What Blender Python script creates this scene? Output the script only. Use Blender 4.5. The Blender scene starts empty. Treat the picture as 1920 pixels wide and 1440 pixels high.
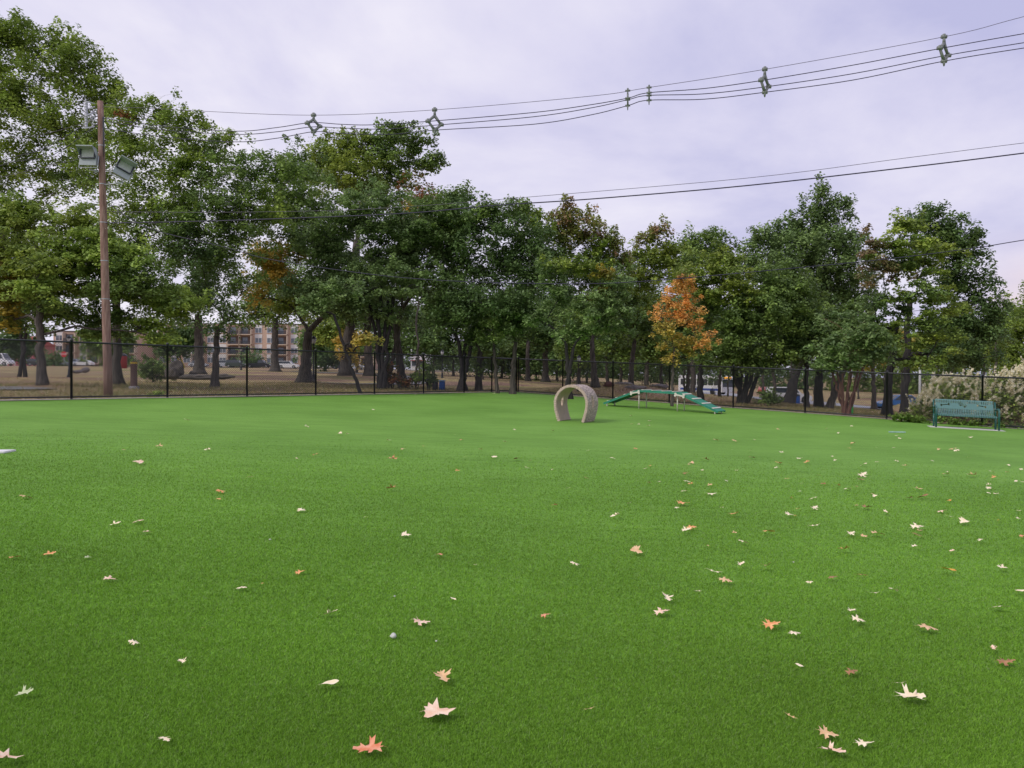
import bpy, bmesh, math, random
import numpy as np
from mathutils import Vector, Matrix
random.seed(7); RNG = np.random.default_rng(7)
scene = bpy.context.scene
COL = scene.collection
rad = math.radians
# ------------------------------------------------------------------ camera frame
F = 1440.0; PITCH = 0.016; ROLL = 0.007; CAMH = 1.65
Fv = np.array([0, math.cos(PITCH), -math.sin(PITCH)])
R0 = np.array([1.0, 0, 0]); U0 = np.array([0, math.sin(PITCH), math.cos(PITCH)])
Rv = math.cos(ROLL)*R0 + math.sin(ROLL)*U0
Uv = -math.sin(ROLL)*R0 + math.cos(ROLL)*U0
CAM = np.array([0, 0, CAMH])
def ray(px, py):
    d = (px-960)/F*Rv + (720-py)/F*Uv + Fv
    return d/d[1]                      # unit depth along world y
def at(px, py, Y):                     # point at world depth Y
    return CAM + ray(px, py)*Y
def turf_z(x, y): return -0.031*x + 0.017*y
def on_turf(px, py):
    r = ray(px, py); t = CAMH/(-(r[2]) + (-0.031*r[0]+0.017))
    return CAM + r*t
LA = on_turf(0, 751); CN = on_turf(968, 734.5); RA = on_turf(1842, 799)
def unit2(v): v = np.array([v[0], v[1]]); return v/np.linalg.norm(v)
dL = unit2(LA-CN); dR = unit2(RA-CN)
nL = np.array([dL[1], -dL[0]]); nL = nL if nL[1] > 0 else -nL
nR = np.array([-dR[1], dR[0]]); nR = nR if nR[1] > 0 else -nR
BUMPS = [(1400, 40, 1.6, 1.0, 0.22), (1545, 60, 6, 1.5, 0.3), (1708, 44, .9, 1.2, 0.75), (1160, 42, 4.0, 2.0, 0.65), (700, 60, 12, 6, 0.3), (570, 42, 1.6, 1.2, 0.18), (80, 29.3, 1.2, .8, .12)]
BW = []
for px, Y, sx, sy, h in BUMPS:
    p = at(px, 720, Y); BW.append((p[0], Y, sx, sy, h))
def sstep(a, b, x):
    t = np.clip((x-a)/(b-a), 0, 1); return t*t*(3-2*t)
def ground(x, y):
    x = np.asarray(x, float); y = np.asarray(y, float)
    s = np.maximum(np.maximum((x-CN[0])*nL[0]+(y-CN[1])*nL[1], (x-CN[0])*nR[0]+(y-CN[1])*nR[1]), 0)
    xs = 90*np.tanh(x/90); yy = 400*np.tanh(y/400); ss = 400*np.tanh(s/400)
    z = -0.031*xs + 0.017*yy - 0.0185*ss
    t = x/np.maximum(y, 5)
    z = z - sstep(0.12, 0.26, t)*(1.15*sstep(6, 50, s)+.85*sstep(60, 130, s))
    for bx, by, sx, sy, h in BW:
        z = z + h*np.exp(-((x-bx)/sx)**2-((y-by)/sy)**2)*sstep(0, 2, s)
    z = z + 0.05*np.sin(x*0.35+1)*np.sin(y*0.27)*sstep(1, 10, s)
    return z
def gz(x, y): return float(ground(x, y))
def gp(px, Y):                        # ground point under an image column at depth Y
    x = at(px, 720, Y)[0]; return np.array([x, Y, gz(x, Y)])
def ghit(px, py):                     # where the ray meets the ground
    r = ray(px, py); Y = 12.0
    while Y < 600:
        p = CAM + r*Y
        if p[2] <= gz(p[0], p[1]): break
        Y *= 1.01
    return np.array([p[0], p[1], gz(p[0], p[1])])
# ------------------------------------------------------------------ materials
MATS = {}
def nodes(m):
    m.use_nodes = True; return m.node_tree.nodes, m.node_tree.links
def mat(name, c, rough=0.7, metal=0.0, var=0.15, scale=20.0, bump=0.0, bscale=60.0, spec=0.4):
    if name in MATS: return MATS[name]
    m = bpy.data.materials.new(name); N, L = nodes(m); b = N['Principled BSDF']
    b.inputs['Roughness'].default_value = rough; b.inputs['Metallic'].default_value = metal
    b.inputs['Specular IOR Level'].default_value = spec
    tc = N.new('ShaderNodeTexCoord'); nz = N.new('ShaderNodeTexNoise'); nz.inputs['Scale'].default_value = scale; nz.inputs['Detail'].default_value = 6
    L.new(tc.outputs['Object'], nz.inputs['Vector'])
    r = N.new('ShaderNodeValToRGB'); r.color_ramp.elements[0].position = 0.3; r.color_ramp.elements[1].position = 0.7
    r.color_ramp.elements[0].color = (*[v*(1-var) for v in c], 1); r.color_ramp.elements[1].color = (*[min(1, v*(1+var)) for v in c], 1)
    L.new(nz.outputs['Fac'], r.inputs['Fac']); L.new(r.outputs['Color'], b.inputs['Base Color'])
    if bump:
        n2 = N.new('ShaderNodeTexNoise'); n2.inputs['Scale'].default_value = bscale; n2.inputs['Detail'].default_value = 5
        L.new(tc.outputs['Object'], n2.inputs['Vector'])
        bp = N.new('ShaderNodeBump'); bp.inputs['Strength'].default_value = bump; bp.inputs['Distance'].default_value = 0.03
        L.new(n2.outputs['Fac'], bp.inputs['Height']); L.new(bp.outputs['Normal'], b.inputs['Normal'])
    MATS[name] = m; return m
def leafmat(name='foliage', trans=0.35):
    if name in MATS: return MATS[name]
    m = bpy.data.materials.new(name); N, L = nodes(m); b = N['Principled BSDF']
    at_ = N.new('ShaderNodeAttribute'); at_.attribute_name = 'tint'
    b.inputs['Roughness'].default_value = 0.5; b.inputs['Specular IOR Level'].default_value = 0.35 if name == 'foliage' else 0.12
    t = N.new('ShaderNodeBsdfTranslucent'); mx = N.new('ShaderNodeMixShader'); mx.inputs[0].default_value = trans
    L.new(at_.outputs['Color'], b.inputs['Base Color']); L.new(at_.outputs['Color'], t.inputs['Color'])
    L.new(b.outputs[0], mx.inputs[1]); L.new(t.outputs[0], mx.inputs[2]); L.new(mx.outputs[0], N['Material Output'].inputs['Surface'])
    MATS[name] = m; return m
FOL = leafmat()
def bark(name, c, c2):
    if name in MATS: return MATS[name]
    m = bpy.data.materials.new(name); N, L = nodes(m); b = N['Principled BSDF']; b.inputs['Roughness'].default_value = 0.9
    tc = N.new('ShaderNodeTexCoord'); mp = N.new('ShaderNodeMapping'); mp.inputs['Scale'].default_value = (9, 9, 1.2)
    nz = N.new('ShaderNodeTexNoise'); nz.inputs['Scale'].default_value = 2.0; nz.inputs['Detail'].default_value = 8
    L.new(tc.outputs['Object'], mp.inputs['Vector']); L.new(mp.outputs['Vector'], nz.inputs['Vector'])
    r = N.new('ShaderNodeValToRGB'); r.color_ramp.elements[0].position = .35; r.color_ramp.elements[1].position = .65
    r.color_ramp.elements[0].color = (*c, 1); r.color_ramp.elements[1].color = (*c2, 1)
    L.new(nz.outputs['Fac'], r.inputs['Fac']); L.new(r.outputs['Color'], b.inputs['Base Color'])
    bp = N.new('ShaderNodeBump'); bp.inputs['Strength'].default_value = 0.8; bp.inputs['Distance'].default_value = 0.04
    L.new(nz.outputs['Fac'], bp.inputs['Height']); L.new(bp.outputs['Normal'], b.inputs['Normal'])
    MATS[name] = m; return m
# ------------------------------------------------------------------ object helpers
def tag(o, label=None, cat=None, group=None, kind=None):
    if label: o['label'] = label
    if cat: o['category'] = cat
    if group: o['group'] = group
    if kind: o['kind'] = kind
    return o
def link(o, parent=None):
    COL.objects.link(o)
    if parent is not None: o.parent = parent
    return o
def empty(name, loc, label, cat, group=None, rz=0.0):
    o = bpy.data.objects.new(name, None); o.empty_display_size = 0.2
    o.location = tuple(float(v) for v in loc); o.rotation_euler = (0, 0, rz)
    link(o); return tag(o, label, cat, group)
def mesh_np(name, V, Fc, m, parent=None, tint=None, smooth=False):
    V = np.ascontiguousarray(V, dtype=np.float32); Fc = np.ascontiguousarray(Fc, dtype=np.int32)
    n, k = Fc.shape
    me = bpy.data.meshes.new(name); me.vertices.add(len(V)); me.vertices.foreach_set('co', V.ravel())
    me.loops.add(n*k); me.loops.foreach_set('vertex_index', Fc.ravel())
    me.polygons.add(n); me.polygons.foreach_set('loop_start', np.arange(0, n*k, k, dtype=np.int32))
    if tint is not None:
        a = me.attributes.new('tint', 'FLOAT_COLOR', 'FACE')
        a.data.foreach_set('color', np.concatenate([tint, np.ones((n, 1))], 1).astype(np.float32).ravel())
    me.update(calc_edges=True)
    if smooth: me.polygons.foreach_set('use_smooth', np.ones(n, bool))
    me.materials.append(m)
    o = bpy.data.objects.new(name, me); return link(o, parent)
class MB:
    """collects faces; builds one mesh object (optionally several material slots)"""
    def __init__(s): s.v = []; s.f = []; s.mi = []; s.sm = []
    def add(s, vs, fs, mi=0, sm=False):
        o = len(s.v); s.v += [tuple(float(c) for c in v) for v in vs]
        for f in fs: s.f.append(tuple(i+o for i in f)); s.mi.append(mi); s.sm.append(sm)
        return s
    def box(s, c, d, rz=0.0, mi=0, rot=None):
        x, y, z = d[0]/2, d[1]/2, d[2]/2
        P = [(-x,-y,-z),(x,-y,-z),(x,y,-z),(-x,y,-z),(-x,-y,z),(x,-y,z),(x,y,z),(-x,y,z)]
        M = rot if rot is not None else Matrix.Rotation(rz, 3, 'Z')
        P = [tuple(M @ Vector(p) + Vector([float(q) for q in c])) for p in P]
        return s.add(P, [(0,3,2,1),(4,5,6,7),(0,1,5,4),(1,2,6,5),(2,3,7,6),(3,0,4,7)], mi)
    def bar(s, a, b, w, t, mi=0):
        a = Vector([float(q) for q in a]); b = Vector([float(q) for q in b]); d = b-a
        q = d.to_track_quat('Z', 'Y').to_matrix()
        return s.box((a+b)/2, (w, t, d.length), rot=q, mi=mi)
    def tube(s, pts, r, n=8, mi=0, cap=True, sm=True):
        pts = [Vector([float(c) for c in p]) for p in pts]; k = len(pts)
        rs = r if hasattr(r, '__len__') else [r]*k
        vs = []; up = None
        for i, p in enumerate(pts):
            d = (pts[min(i+1, k-1)]-pts[max(i-1, 0)])
            d = d.normalized() if d.length > 1e-9 else Vector((0, 0, 1))
            if up is None:
                up = Vector((0, 0, 1)) if abs(d.z) < 0.9 else Vector((1, 0, 0))
            x = d.cross(up).normalized(); y = x.cross(d).normalized(); up = y
            for j in range(n):
                a = 2*math.pi*j/n; vs.append(p + (x*math.cos(a)+y*math.sin(a))*rs[i])
        fs = [(i*n+j, i*n+(j+1) % n, (i+1)*n+(j+1) % n, (i+1)*n+j) for i in range(k-1) for j in range(n)]
        s.add(vs, fs, mi, sm)
        if cap:
            o = len(s.v)-len(vs)
            s.f.append(tuple(o+j for j in range(n))); s.mi.append(mi); s.sm.append(False)
            s.f.append(tuple(o+(k-1)*n+j for j in reversed(range(n)))); s.mi.append(mi); s.sm.append(False)
        return s
    def lathe(s, prof, c=(0, 0, 0), n=12, mi=0, sm=True):
        vs = [(c[0]+r*math.cos(2*math.pi*j/n), c[1]+r*math.sin(2*math.pi*j/n), c[2]+z) for r, z in prof for j in range(n)]
        fs = [(i*n+j, i*n+(j+1) % n, (i+1)*n+(j+1) % n, (i+1)*n+j) for i in range(len(prof)-1) for j in range(n)]
        return s.add(vs, fs, mi, sm)
    def prism(s, poly, y0, y1, mi=0):       # poly in xz, extruded in y
        n = len(poly)
        vs = [(x, y0, z) for x, z in poly]+[(x, y1, z) for x, z in poly]
        fs = [tuple(range(n)), tuple(reversed(range(n, 2*n)))]+[(i, i+n, (i+1) % n+n, (i+1) % n) for i in range(n)]
        return s.add(vs, fs, mi)
    def build(s, name, m, parent=None, loc=None, rz=0.0, bevel=0.0):
        me = bpy.data.meshes.new(name); me.from_pydata(s.v, [], s.f)
        ms = m if isinstance(m, (list, tuple)) else [m]
        for q in ms: me.materials.append(q)
        me.polygons.foreach_set('material_index', s.mi); me.polygons.foreach_set('use_smooth', s.sm); me.update()
        bm = bmesh.new(); bm.from_mesh(me); bmesh.ops.recalc_face_normals(bm, faces=bm.faces)
        if bevel: bmesh.ops.bevel(bm, geom=bm.edges[:], offset=bevel, segments=2, affect='EDGES', clamp_overlap=True)
        bm.to_mesh(me); bm.free()
        o = bpy.data.objects.new(name, me)
        if loc is not None: o.location = tuple(float(v) for v in loc)
        if rz: o.rotation_euler = (0, 0, rz)
        return link(o, parent)
def copy_tree(o, parent=None):
    c = o.copy(); COL.objects.link(c); c.parent = parent
    for ch in list(o.children): copy_tree(ch, c)
    return c
# ------------------------------------------------------------------ world, sun, camera
def world():
    w = bpy.data.worlds.new('World'); scene.world = w; w.use_nodes = True
    N, L = w.node_tree.nodes, w.node_tree.links
    bg = N['Background']; out = N['World Output']
    sky = N.new('ShaderNodeTexSky'); sky.sky_type = 'NISHITA'; sky.sun_disc = False
    sky.sun_elevation = rad(42); sky.sun_rotation = rad(235); sky.air_density = 1.5; sky.dust_density = 3
    L.new(sky.outputs[0], bg.inputs[0]); bg.inputs[1].default_value = 0.05
    tc = N.new('ShaderNodeTexCoord'); sp = N.new('ShaderNodeSeparateXYZ'); L.new(tc.outputs['Generated'], sp.inputs[0])
    def M(op, a, b=None, c=None):
        n = N.new('ShaderNodeMath'); n.operation = op
        for i, v in enumerate((a, b, c)):
            if v is None: continue
            if isinstance(v, (int, float)): n.inputs[i].default_value = v
            else: L.new(v, n.inputs[i])
        return n.outputs[0]
    zc = M('ADD', M('MAXIMUM', sp.outputs['Z'], 0.0), 0.32)
    cx = M('DIVIDE', sp.outputs['X'], zc); cy = M('DIVIDE', sp.outputs['Y'], zc)
    cb = N.new('ShaderNodeCombineXYZ'); L.new(cx, cb.inputs[0]); L.new(cy, cb.inputs[1])
    nz = N.new('ShaderNodeTexNoise'); nz.inputs['Scale'].default_value = 1.5; nz.inputs['Detail'].default_value = 7; nz.inputs['Roughness'].default_value = 0.56; nz.inputs['Distortion'].default_value = 0.3
    L.new(cb.outputs[0], nz.inputs['Vector'])
    # broad brightness: lighter to the left/centre, dusky to the right
    side = M('MULTIPLY_ADD', sp.outputs['X'], -0.33, 0.62)
    v = M('ADD', M('MULTIPLY', M('SUBTRACT', nz.outputs['Fac'], 0.5), 1.9), side)
    r = N.new('ShaderNodeValToRGB'); e = r.color_ramp.elements
    e[0].position = 0.2; e[0].color = (0.52, 0.52, 0.77, 1)
    e[1].position = 0.95; e[1].color = (0.90, 0.87, 0.97, 1)
    k = e.new(0.55); k.color = (0.71, 0.69, 0.88, 1)
    L.new(v, r.inputs['Fac'])
    # warm band low on the right
    low = M('SUBTRACT', 1.0, M('MINIMUM', M('MULTIPLY', M('ABSOLUTE', M('SUBTRACT', sp.outputs['Z'], 0.085)), 13.0), 1.0))
    rt = M('MINIMUM', M('MAXIMUM', M('MULTIPLY', M('SUBTRACT', sp.outputs['X'], 0.5), 10.0), 0.0), 1.0)
    n3 = N.new('ShaderNodeTexNoise'); n3.inputs['Scale'].default_value = 3.0; mp = N.new('ShaderNodeMapping'); mp.inputs['Scale'].default_value = (1, 1, 14)
    L.new(tc.outputs['Generated'], mp.inputs[0]); L.new(mp.outputs[0], n3.inputs['Vector'])
    wf = M('MULTIPLY', M('MULTIPLY', low, rt), M('ADD', M('MULTIPLY', n3.outputs['Fac'], 1.2), 0.25))
    mx = N.new('ShaderNodeMix'); mx.data_type = 'RGBA'; L.new(M('MINIMUM', wf, 1.0), mx.inputs[0]); L.new(r.outputs[0], mx.inputs[6]); mx.inputs[7].default_value = (0.95, 0.74, 0.70, 1)
    b2 = N.new('ShaderNodeBackground'); L.new(mx.outputs[2], b2.inputs[0]); b2.inputs[1].default_value = 0.98
    ms = N.new('ShaderNodeMixShader'); ms.inputs[0].default_value = 0.94
    L.new(bg.outputs[0], ms.inputs[1]); L.new(b2.outputs[0], ms.inputs[2]); L.new(ms.outputs[0], out.inputs['Surface'])
world()
sd = bpy.data.lights.new('sun', 'SUN'); sd.energy = 1.5; sd.angle = rad(14); sd.color = (1, 0.96, 0.9)
so = bpy.data.objects.new('sun', sd); link(so)
az = rad(235); el = rad(42)
sdir = Vector((math.sin(az)*math.cos(el), math.cos(az)*math.cos(el), math.sin(el)))
so.rotation_euler = sdir.to_track_quat('Z', 'Y').to_euler()
cd = bpy.data.cameras.new('camera'); co = bpy.data.objects.new('camera', cd); link(co)
cd.sensor_width = 36; cd.lens = 36*F/1920; cd.clip_end = 3000; cd.clip_start = 0.05
co.matrix_world = Matrix(((Rv[0], Uv[0], -Fv[0], 0), (Rv[1], Uv[1], -Fv[1], 0), (Rv[2], Uv[2], -Fv[2], CAMH), (0, 0, 0, 1)))
scene.camera = co
scene.view_settings.view_transform = 'Standard'; scene.view_settings.look = 'None'; scene.view_settings.exposure = 0.1
# ------------------------------------------------------------------ ground, turf
def ground_obj():
    def axis(vals):
        out = [vals[0][0]]
        for a, b, st in vals:
            n = max(1, int(round((b-a)/st))); out += list(np.linspace(a, b, n+1)[1:])
        return np.array(out)
    xs = axis([(-900, -200, 50), (-200, -60, 5), (-60, 60, 0.8), (60, 200, 5), (200, 900, 50)])
    ys = axis([(-60, 14, 4), (14, 80, 0.8), (80, 250, 4), (250, 1500, 80)])
    X, Y = np.meshgrid(xs, ys); Z = ground(X, Y)
    s = np.maximum((X-CN[0])*nL[0]+(Y-CN[1])*nL[1], (X-CN[0])*nR[0]+(Y-CN[1])*nR[1])
    Z = Z - 0.05*(1-sstep(-1.0, -0.2, s)) - 0.01
    nx, ny = len(xs), len(ys)
    i = np.arange(ny-1)[:, None]*nx+np.arange(nx-1)[None]; i = i.ravel()
    m = bpy.data.materials.new('park_ground'); N, L = nodes(m); b = N['Principled BSDF']; b.inputs['Roughness'].default_value = 0.95; b.inputs['Specular IOR Level'].default_value = .1
    tc = N.new('ShaderNodeTexCoord')
    def noise(sc, det=6):
        n = N.new('ShaderNodeTexNoise'); n.inputs['Scale'].default_value = sc; n.inputs['Detail'].default_value = det; L.new(tc.outputs['Object'], n.inputs['Vector']); return n.outputs['Fac']
    def ramp(f, p0, c0, p1, c1):
        r = N.new('ShaderNodeValToRGB'); e = r.color_ramp.elements; e[0].position = p0; e[0].color = (*c0, 1); e[1].position = p1; e[1].color = (*c1, 1); L.new(f, r.inputs['Fac']); return r.outputs['Color']
    def mix(f, a, c):
        x = N.new('ShaderNodeMix'); x.data_type = 'RGBA'; L.new(f, x.inputs[0]); L.new(a, x.inputs[6]); L.new(c, x.inputs[7]); return x.outputs[2]
    litter = ramp(noise(14, 9), .38, (.13, .075, .055), .64, (.46, .31, .22))
    dry = ramp(noise(5, 9), .35, (.26, .20, .085), .65, (.50, .40, .20))
    green = ramp(noise(9, 8), .35, (.08, .11, .03), .65, (.24, .25, .08))
    a = mix(ramp(noise(.16, 5), .44, (0, 0, 0), .56, (1, 1, 1)), litter, dry)
    a = mix(ramp(noise(.1, 4), .52, (0, 0, 0), .64, (.8, .8, .8)), a, green)
    L.new(a, b.inputs['Base Color'])
    bp = N.new('ShaderNodeBump'); bp.inputs['Strength'].default_value = .7; bp.inputs['Distance'].default_value = .05; L.new(noise(18, 8), bp.inputs['Height']); L.new(bp.outputs[0], b.inputs['Normal'])
    o = mesh_np('ground', np.stack([X.ravel(), Y.ravel(), Z.ravel()], 1), np.stack([i, i+1, i+nx+1, i+nx], 1), m, smooth=True)
    tag(o, kind='structure')
ground_obj()
GRASSCOL = ((.08, .175, .012), (.30, .56, .06))
def turf_obj():
    # the turf sheet: quad between the two fence runs and a far-left / far-right / rear edge
    def P(p): return (p[0], p[1], turf_z(p[0], p[1]))
    Lf = CN[:2]+dL*46-nL*0.16; Rt = CN[:2]+dR*46-nR*0.16
    cc = CN[:2]-np.array([0, 0.23])
    n = 60; V = []; Fc = []
    bk = Lf + (Rt-CN[:2])
    for i in range(n+1):
        for j in range(n+1):
            u, v = i/n, j/n
            p = cc + (Lf-cc)*u + (Rt-cc)*v
            V.append((p[0], p[1], turf_z(p[0], p[1])+0.012*math.sin(p[0]*.5)*math.sin(p[1]*.6+1)-0.0))
    for i in range(n):
        for j in range(n):
            a = i*(n+1)+j; Fc.append((a, a+1, a+n+2, a+n+1))
    m = bpy.data.materials.new('artificial_turf'); N, L = nodes(m); b = N['Principled BSDF']; b.inputs['Roughness'].default_value = .75; b.inputs['Specular IOR Level'].default_value = .25
    tc = N.new('ShaderNodeTexCoord')
    n1 = N.new('ShaderNodeTexNoise'); n1.inputs['Scale'].default_value = 60; n1.inputs['Detail'].default_value = 6; L.new(tc.outputs['Object'], n1.inputs['Vector'])
    n2 = N.new('ShaderNodeTexNoise'); n2.inputs['Scale'].default_value = .35; n2.inputs['Detail'].default_value = 5; L.new(tc.outputs['Object'], n2.inputs['Vector'])
    mp = N.new('ShaderNodeMapping'); mp.inputs['Scale'].default_value = (.7, 7, 1); L.new(tc.outputs['Object'], mp.inputs[0])
    n3 = N.new('ShaderNodeTexNoise'); n3.inputs['Scale'].default_value = 1.4; n3.inputs['Detail'].default_value = 6; L.new(mp.outputs[0], n3.inputs['Vector'])
    r = N.new('ShaderNodeValToRGB'); e = r.color_ramp.elements; e[0].position = .4; e[0].color = (.10, .24, .022, 1); e[1].position = .6; e[1].color = (.21, .415, .065, 1)
    def M(op, a, b_):
        q = N.new('ShaderNodeMath'); q.operation = op
        for i, v in enumerate((a, b_)):
            if isinstance(v, float): q.inputs[i].default_value = v
            else: L.new(v, q.inputs[i])
        return q.outputs[0]
    s = M('ADD', M('ADD', M('MULTIPLY', n1.outputs['Fac'], .5), M('MULTIPLY', n2.outputs['Fac'], .25)), M('MULTIPLY', n3.outputs['Fac'], .25))
    L.new(s, r.inputs['Fac']); L.new(r.outputs[0], b.inputs['Base Color'])
    bp = N.new('ShaderNodeBump'); bp.inputs['Strength'].default_value = .9; bp.inputs['Distance'].default_value = .02
    L.new(M('ADD', M('MULTIPLY', n1.outputs['Fac'], 1.0), M('MULTIPLY', n3.outputs['Fac'], .8)), bp.inputs['Height']); L.new(bp.outputs[0], b.inputs['Normal'])
    o = mesh_np('turf', V, Fc, m, smooth=True); tag(o, kind='structure')
    # blades
    N_ = 2000000
    umin, umax = 1/14.5, 1/2.55
    u = RNG.uniform(umin, umax, N_); d = 1/u            # density falls with distance
    d = d[RNG.random(len(d)) < 1-0.9*sstep(9.5, 14.5, d)]; n_ = len(d)
    x = RNG.uniform(-1, 1, n_)*(.7*d+1.9); y = d
    z = turf_z(x, y)+0.012*np.sin(x*.5)*np.sin(y*.6+1)
    w = 0.0010+0.00031*d; h = RNG.uniform(.013, .023, n_)
    aa = RNG.uniform(0, 2*math.pi, n_)
    px, py = np.cos(aa)*w, np.sin(aa)*w
    lean = RNG.normal(0, .75, (n_, 2)); lean[:, 0] += 0.25
    B1 = np.stack([x-px, y-py, z-0.002], 1); B2 = np.stack([x+px, y+py, z-0.002], 1)
    T = np.stack([x+lean[:, 0]*h, y+lean[:, 1]*h, z+h*np.clip(1-.3*np.abs(lean).sum(1), .45, 1)], 1)
    V = np.stack([B1, B2, T], 1).reshape(-1, 3); Fc = np.arange(3*n_).reshape(-1, 3)
    k = RNG.random(n_)[:, None]; k2 = RNG.random(n_)[:, None]
    tint = np.array(GRASSCOL[0])*(1-k)+np.array(GRASSCOL[1])*k
    tint = np.where(k2 > .93, np.array([.30, .42, .14]), tint)
    wear = 1+.10*np.sin(x*.9+1.3*np.sin(y*.7))*np.sin(y*1.1+.8*np.sin(x*.6))+.06*np.sin(x*2.3+y)*np.sin(y*3.1-x*.7)
    tint = tint*wear[:, None]
    g = mesh_np('turf_blades', V, Fc, leafmat('turf_fibre', .25), tint=tint)
    tag(g, 'short green artificial turf fibres covering the dog run', 'turf', kind='stuff')
turf_obj()
# gravel edging below the fences
def strip(name, pts, w, m, dz=0.03, zf=gz, kind='structure'):
    V = []; Fc = []
    for i, p in enumerate(pts):
        a = np.array(pts[max(i-1, 0)][:2]); b = np.array(pts[min(i+1, len(pts)-1)][:2]); d = (b-a)/np.linalg.norm(b-a); nn = np.array([-d[1], d[0]])
        for s in (-1, -.5, 0, .5, 1):
            q = np.array(p[:2])+nn*s*w/2; V.append((q[0], q[1], zf(q[0], q[1])+dz))
    for i in range(len(pts)-1):
        for j in range(4):
            a = i*5+j; Fc.append((a, a+1, a+6, a+5))
    o = mesh_np(name, V, Fc, m, smooth=True); tag(o, kind=kind); return o
def resample(pts, st):
    out = []
    for a, b in zip(pts[:-1], pts[1:]):
        a = np.array(a[:2]); b = np.array(b[:2]); n = max(1, int(np.linalg.norm(b-a)/st))
        out += [a+(b-a)*i/n for i in range(n)]
    return out+[np.array(pts[-1][:2])]
def smooth_line(pts, n=3):
    pts = [np.array(p[:2]) for p in pts]
    for _ in range(n):
        q = [pts[0]]
        for a, b in zip(pts[:-1], pts[1:]): q += [a*.75+b*.25, a*.25+b*.75]
        pts = q+[pts[-1]]
    return pts
gravel = mat('gravel', (.55, .50, .45), .95, var=.5, scale=45, bump=1, bscale=50)
strip('gravel_strip', resample([CN[:2]+dL*45, CN[:2]], 1), .34, gravel, 0.012, lambda x, y: turf_z(x, y))
strip('gravel_strip', resample([CN[:2]+dR*45, CN[:2]], 1), .34, gravel, 0.012, lambda x, y: turf_z(x, y))
# ------------------------------------------------------------------ fences
black = mat('black_vinyl_coating', (.012, .013, .018), .35, var=.3, spec=.5)
blackm = mat('black_vinyl_wire', (.02, .022, .028), .5, var=.3)
def line_at(px, d, A=CN):            # where the image column crosses a plan line through A with direction d
    r = ray(px, 735)[:2]
    # t*r = A + s*d
    M_ = np.array([[r[0], -d[0]], [r[1], -d[1]]]); t, s = np.linalg.solve(M_, A[:2]); return s
FH = 1.665
def fence(d, posts_s, label, corner):
    base = CN
    o = empty('chain_link_fence', (CN[0], CN[1], turf_z(CN[0], CN[1])), label, 'fence')
    oz = turf_z(CN[0], CN[1])
    def pt(s, h): x, y = CN[0]+d[0]*s, CN[1]+d[1]*s; return (x-CN[0], y-CN[1], turf_z(x, y)-oz+h)
    for i, s in enumerate(posts_s):
        r = .034 if i or not corner else .044
        p = pt(s, 0)
        MB().lathe([(0.0, -.1), (r, -.1), (r, FH+.01), (r+.008, FH+.012), (r+.008, FH+.04), (r*.6, FH+.075), (0, FH+.085)], p, 10).build('post', black, o)
    s0, s1 = posts_s[0], posts_s[-1]
    MB().tube([pt(s0, FH-.02), pt((s0+s1)/2, FH-.02), pt(s1, FH-.02)], .027, 8).build('top_rail', black, o)
    MB().tube([pt(s0, .07), pt(s1, .07)], .021, 8).build('bottom_rail', black, o)
    for a, b in zip(posts_s[:-1], posts_s[1:]):
        m = MB(); st = .075; H = FH-.04; z0 = .06; r = .005
        n = int((b-a)/st)+1
        for sg in (1, -1):
            for k in range(-int(H/st)-1, n+int(H/st)+2):
                x0 = a+k*st; xa, xb = x0, x0+sg*(H-z0)
                lo, hi = (a, b)
                t0, t1 = 0.0, 1.0
                if sg > 0:
                    t0 = max(0, (lo-xa)/(xb-xa)); t1 = min(1, (hi-xa)/(xb-xa))
                else:
                    t0 = max(0, (hi-xa)/(xb-xa)); t1 = min(1, (lo-xa)/(xb-xa))
                if t1-t0 < .02: continue
                A = pt(xa+(xb-xa)*t0, z0+(H-z0)*t0); B = pt(xa+(xb-xa)*t1, z0+(H-z0)*t1)
                m.tube([A, B], r, 3, cap=False, sm=False)
        m.build('wire_mesh', blackm, o)
    return o
sl = [0]+[line_at(p, dL) for p in (922, 870, 794, 702, 592, 463, 314, 134)]
for _ in range(4): sl.append(sl[-1]+2.75)
sr = [0.0]+[line_at(p, dR) for p in (1055, 1149, 1255, 1375, 1510, 1663, 1842)]
for _ in range(4): sr.append(sr[-1]+2.9)
fence(dL, sl, 'long black chain link fence on the left with the utility pole behind it', True)
fence(dR, sr[0:1] and [0.12]+sr[1:], 'black chain link fence on the right running behind the green bench', False)
print('spacing', np.diff(sl), np.diff(sr))
#INSERT_OBJECTS
# ------------------------------------------------------------------ trees
def lin(*c): return np.array(c, float)
PAL = {  # leaf colours (albedo)
 'olive': [lin(.085,.125,.02), lin(.13,.17,.03), lin(.06,.09,.02)],
 'bright': [lin(.125,.175,.035), lin(.175,.225,.045), lin(.085,.125,.03)],
 'mid': [lin(.068,.105,.026), lin(.10,.145,.032), lin(.05,.078,.025)],
 'dark': [lin(.048,.082,.025), lin(.072,.112,.032), lin(.038,.062,.022)],
 'blue': [lin(.074,.112,.038), lin(.105,.15,.05), lin(.055,.085,.032)],
 'yellow': [lin(.36,.27,.04), lin(.26,.24,.04), lin(.17,.19,.03)],
 'yg': [lin(.10,.135,.025), lin(.14,.17,.03), lin(.07,.10,.023)],
 'orange': [lin(.72,.35,.11), lin(.76,.46,.14), lin(.52,.32,.09)],
 'gold': [lin(.62,.42,.09), lin(.42,.34,.08), lin(.30,.30,.07)],
 'rust': [lin(.30,.11,.05), lin(.16,.12,.035), lin(.10,.12,.03)],
 'redtip': [lin(.20,.24,.06), lin(.24,.27,.07), lin(.20,.24,.06), lin(.36,.21,.12)],
 'dull': [lin(.20,.18,.08), lin(.14,.15,.06), lin(.25,.16,.09)],
}
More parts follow.
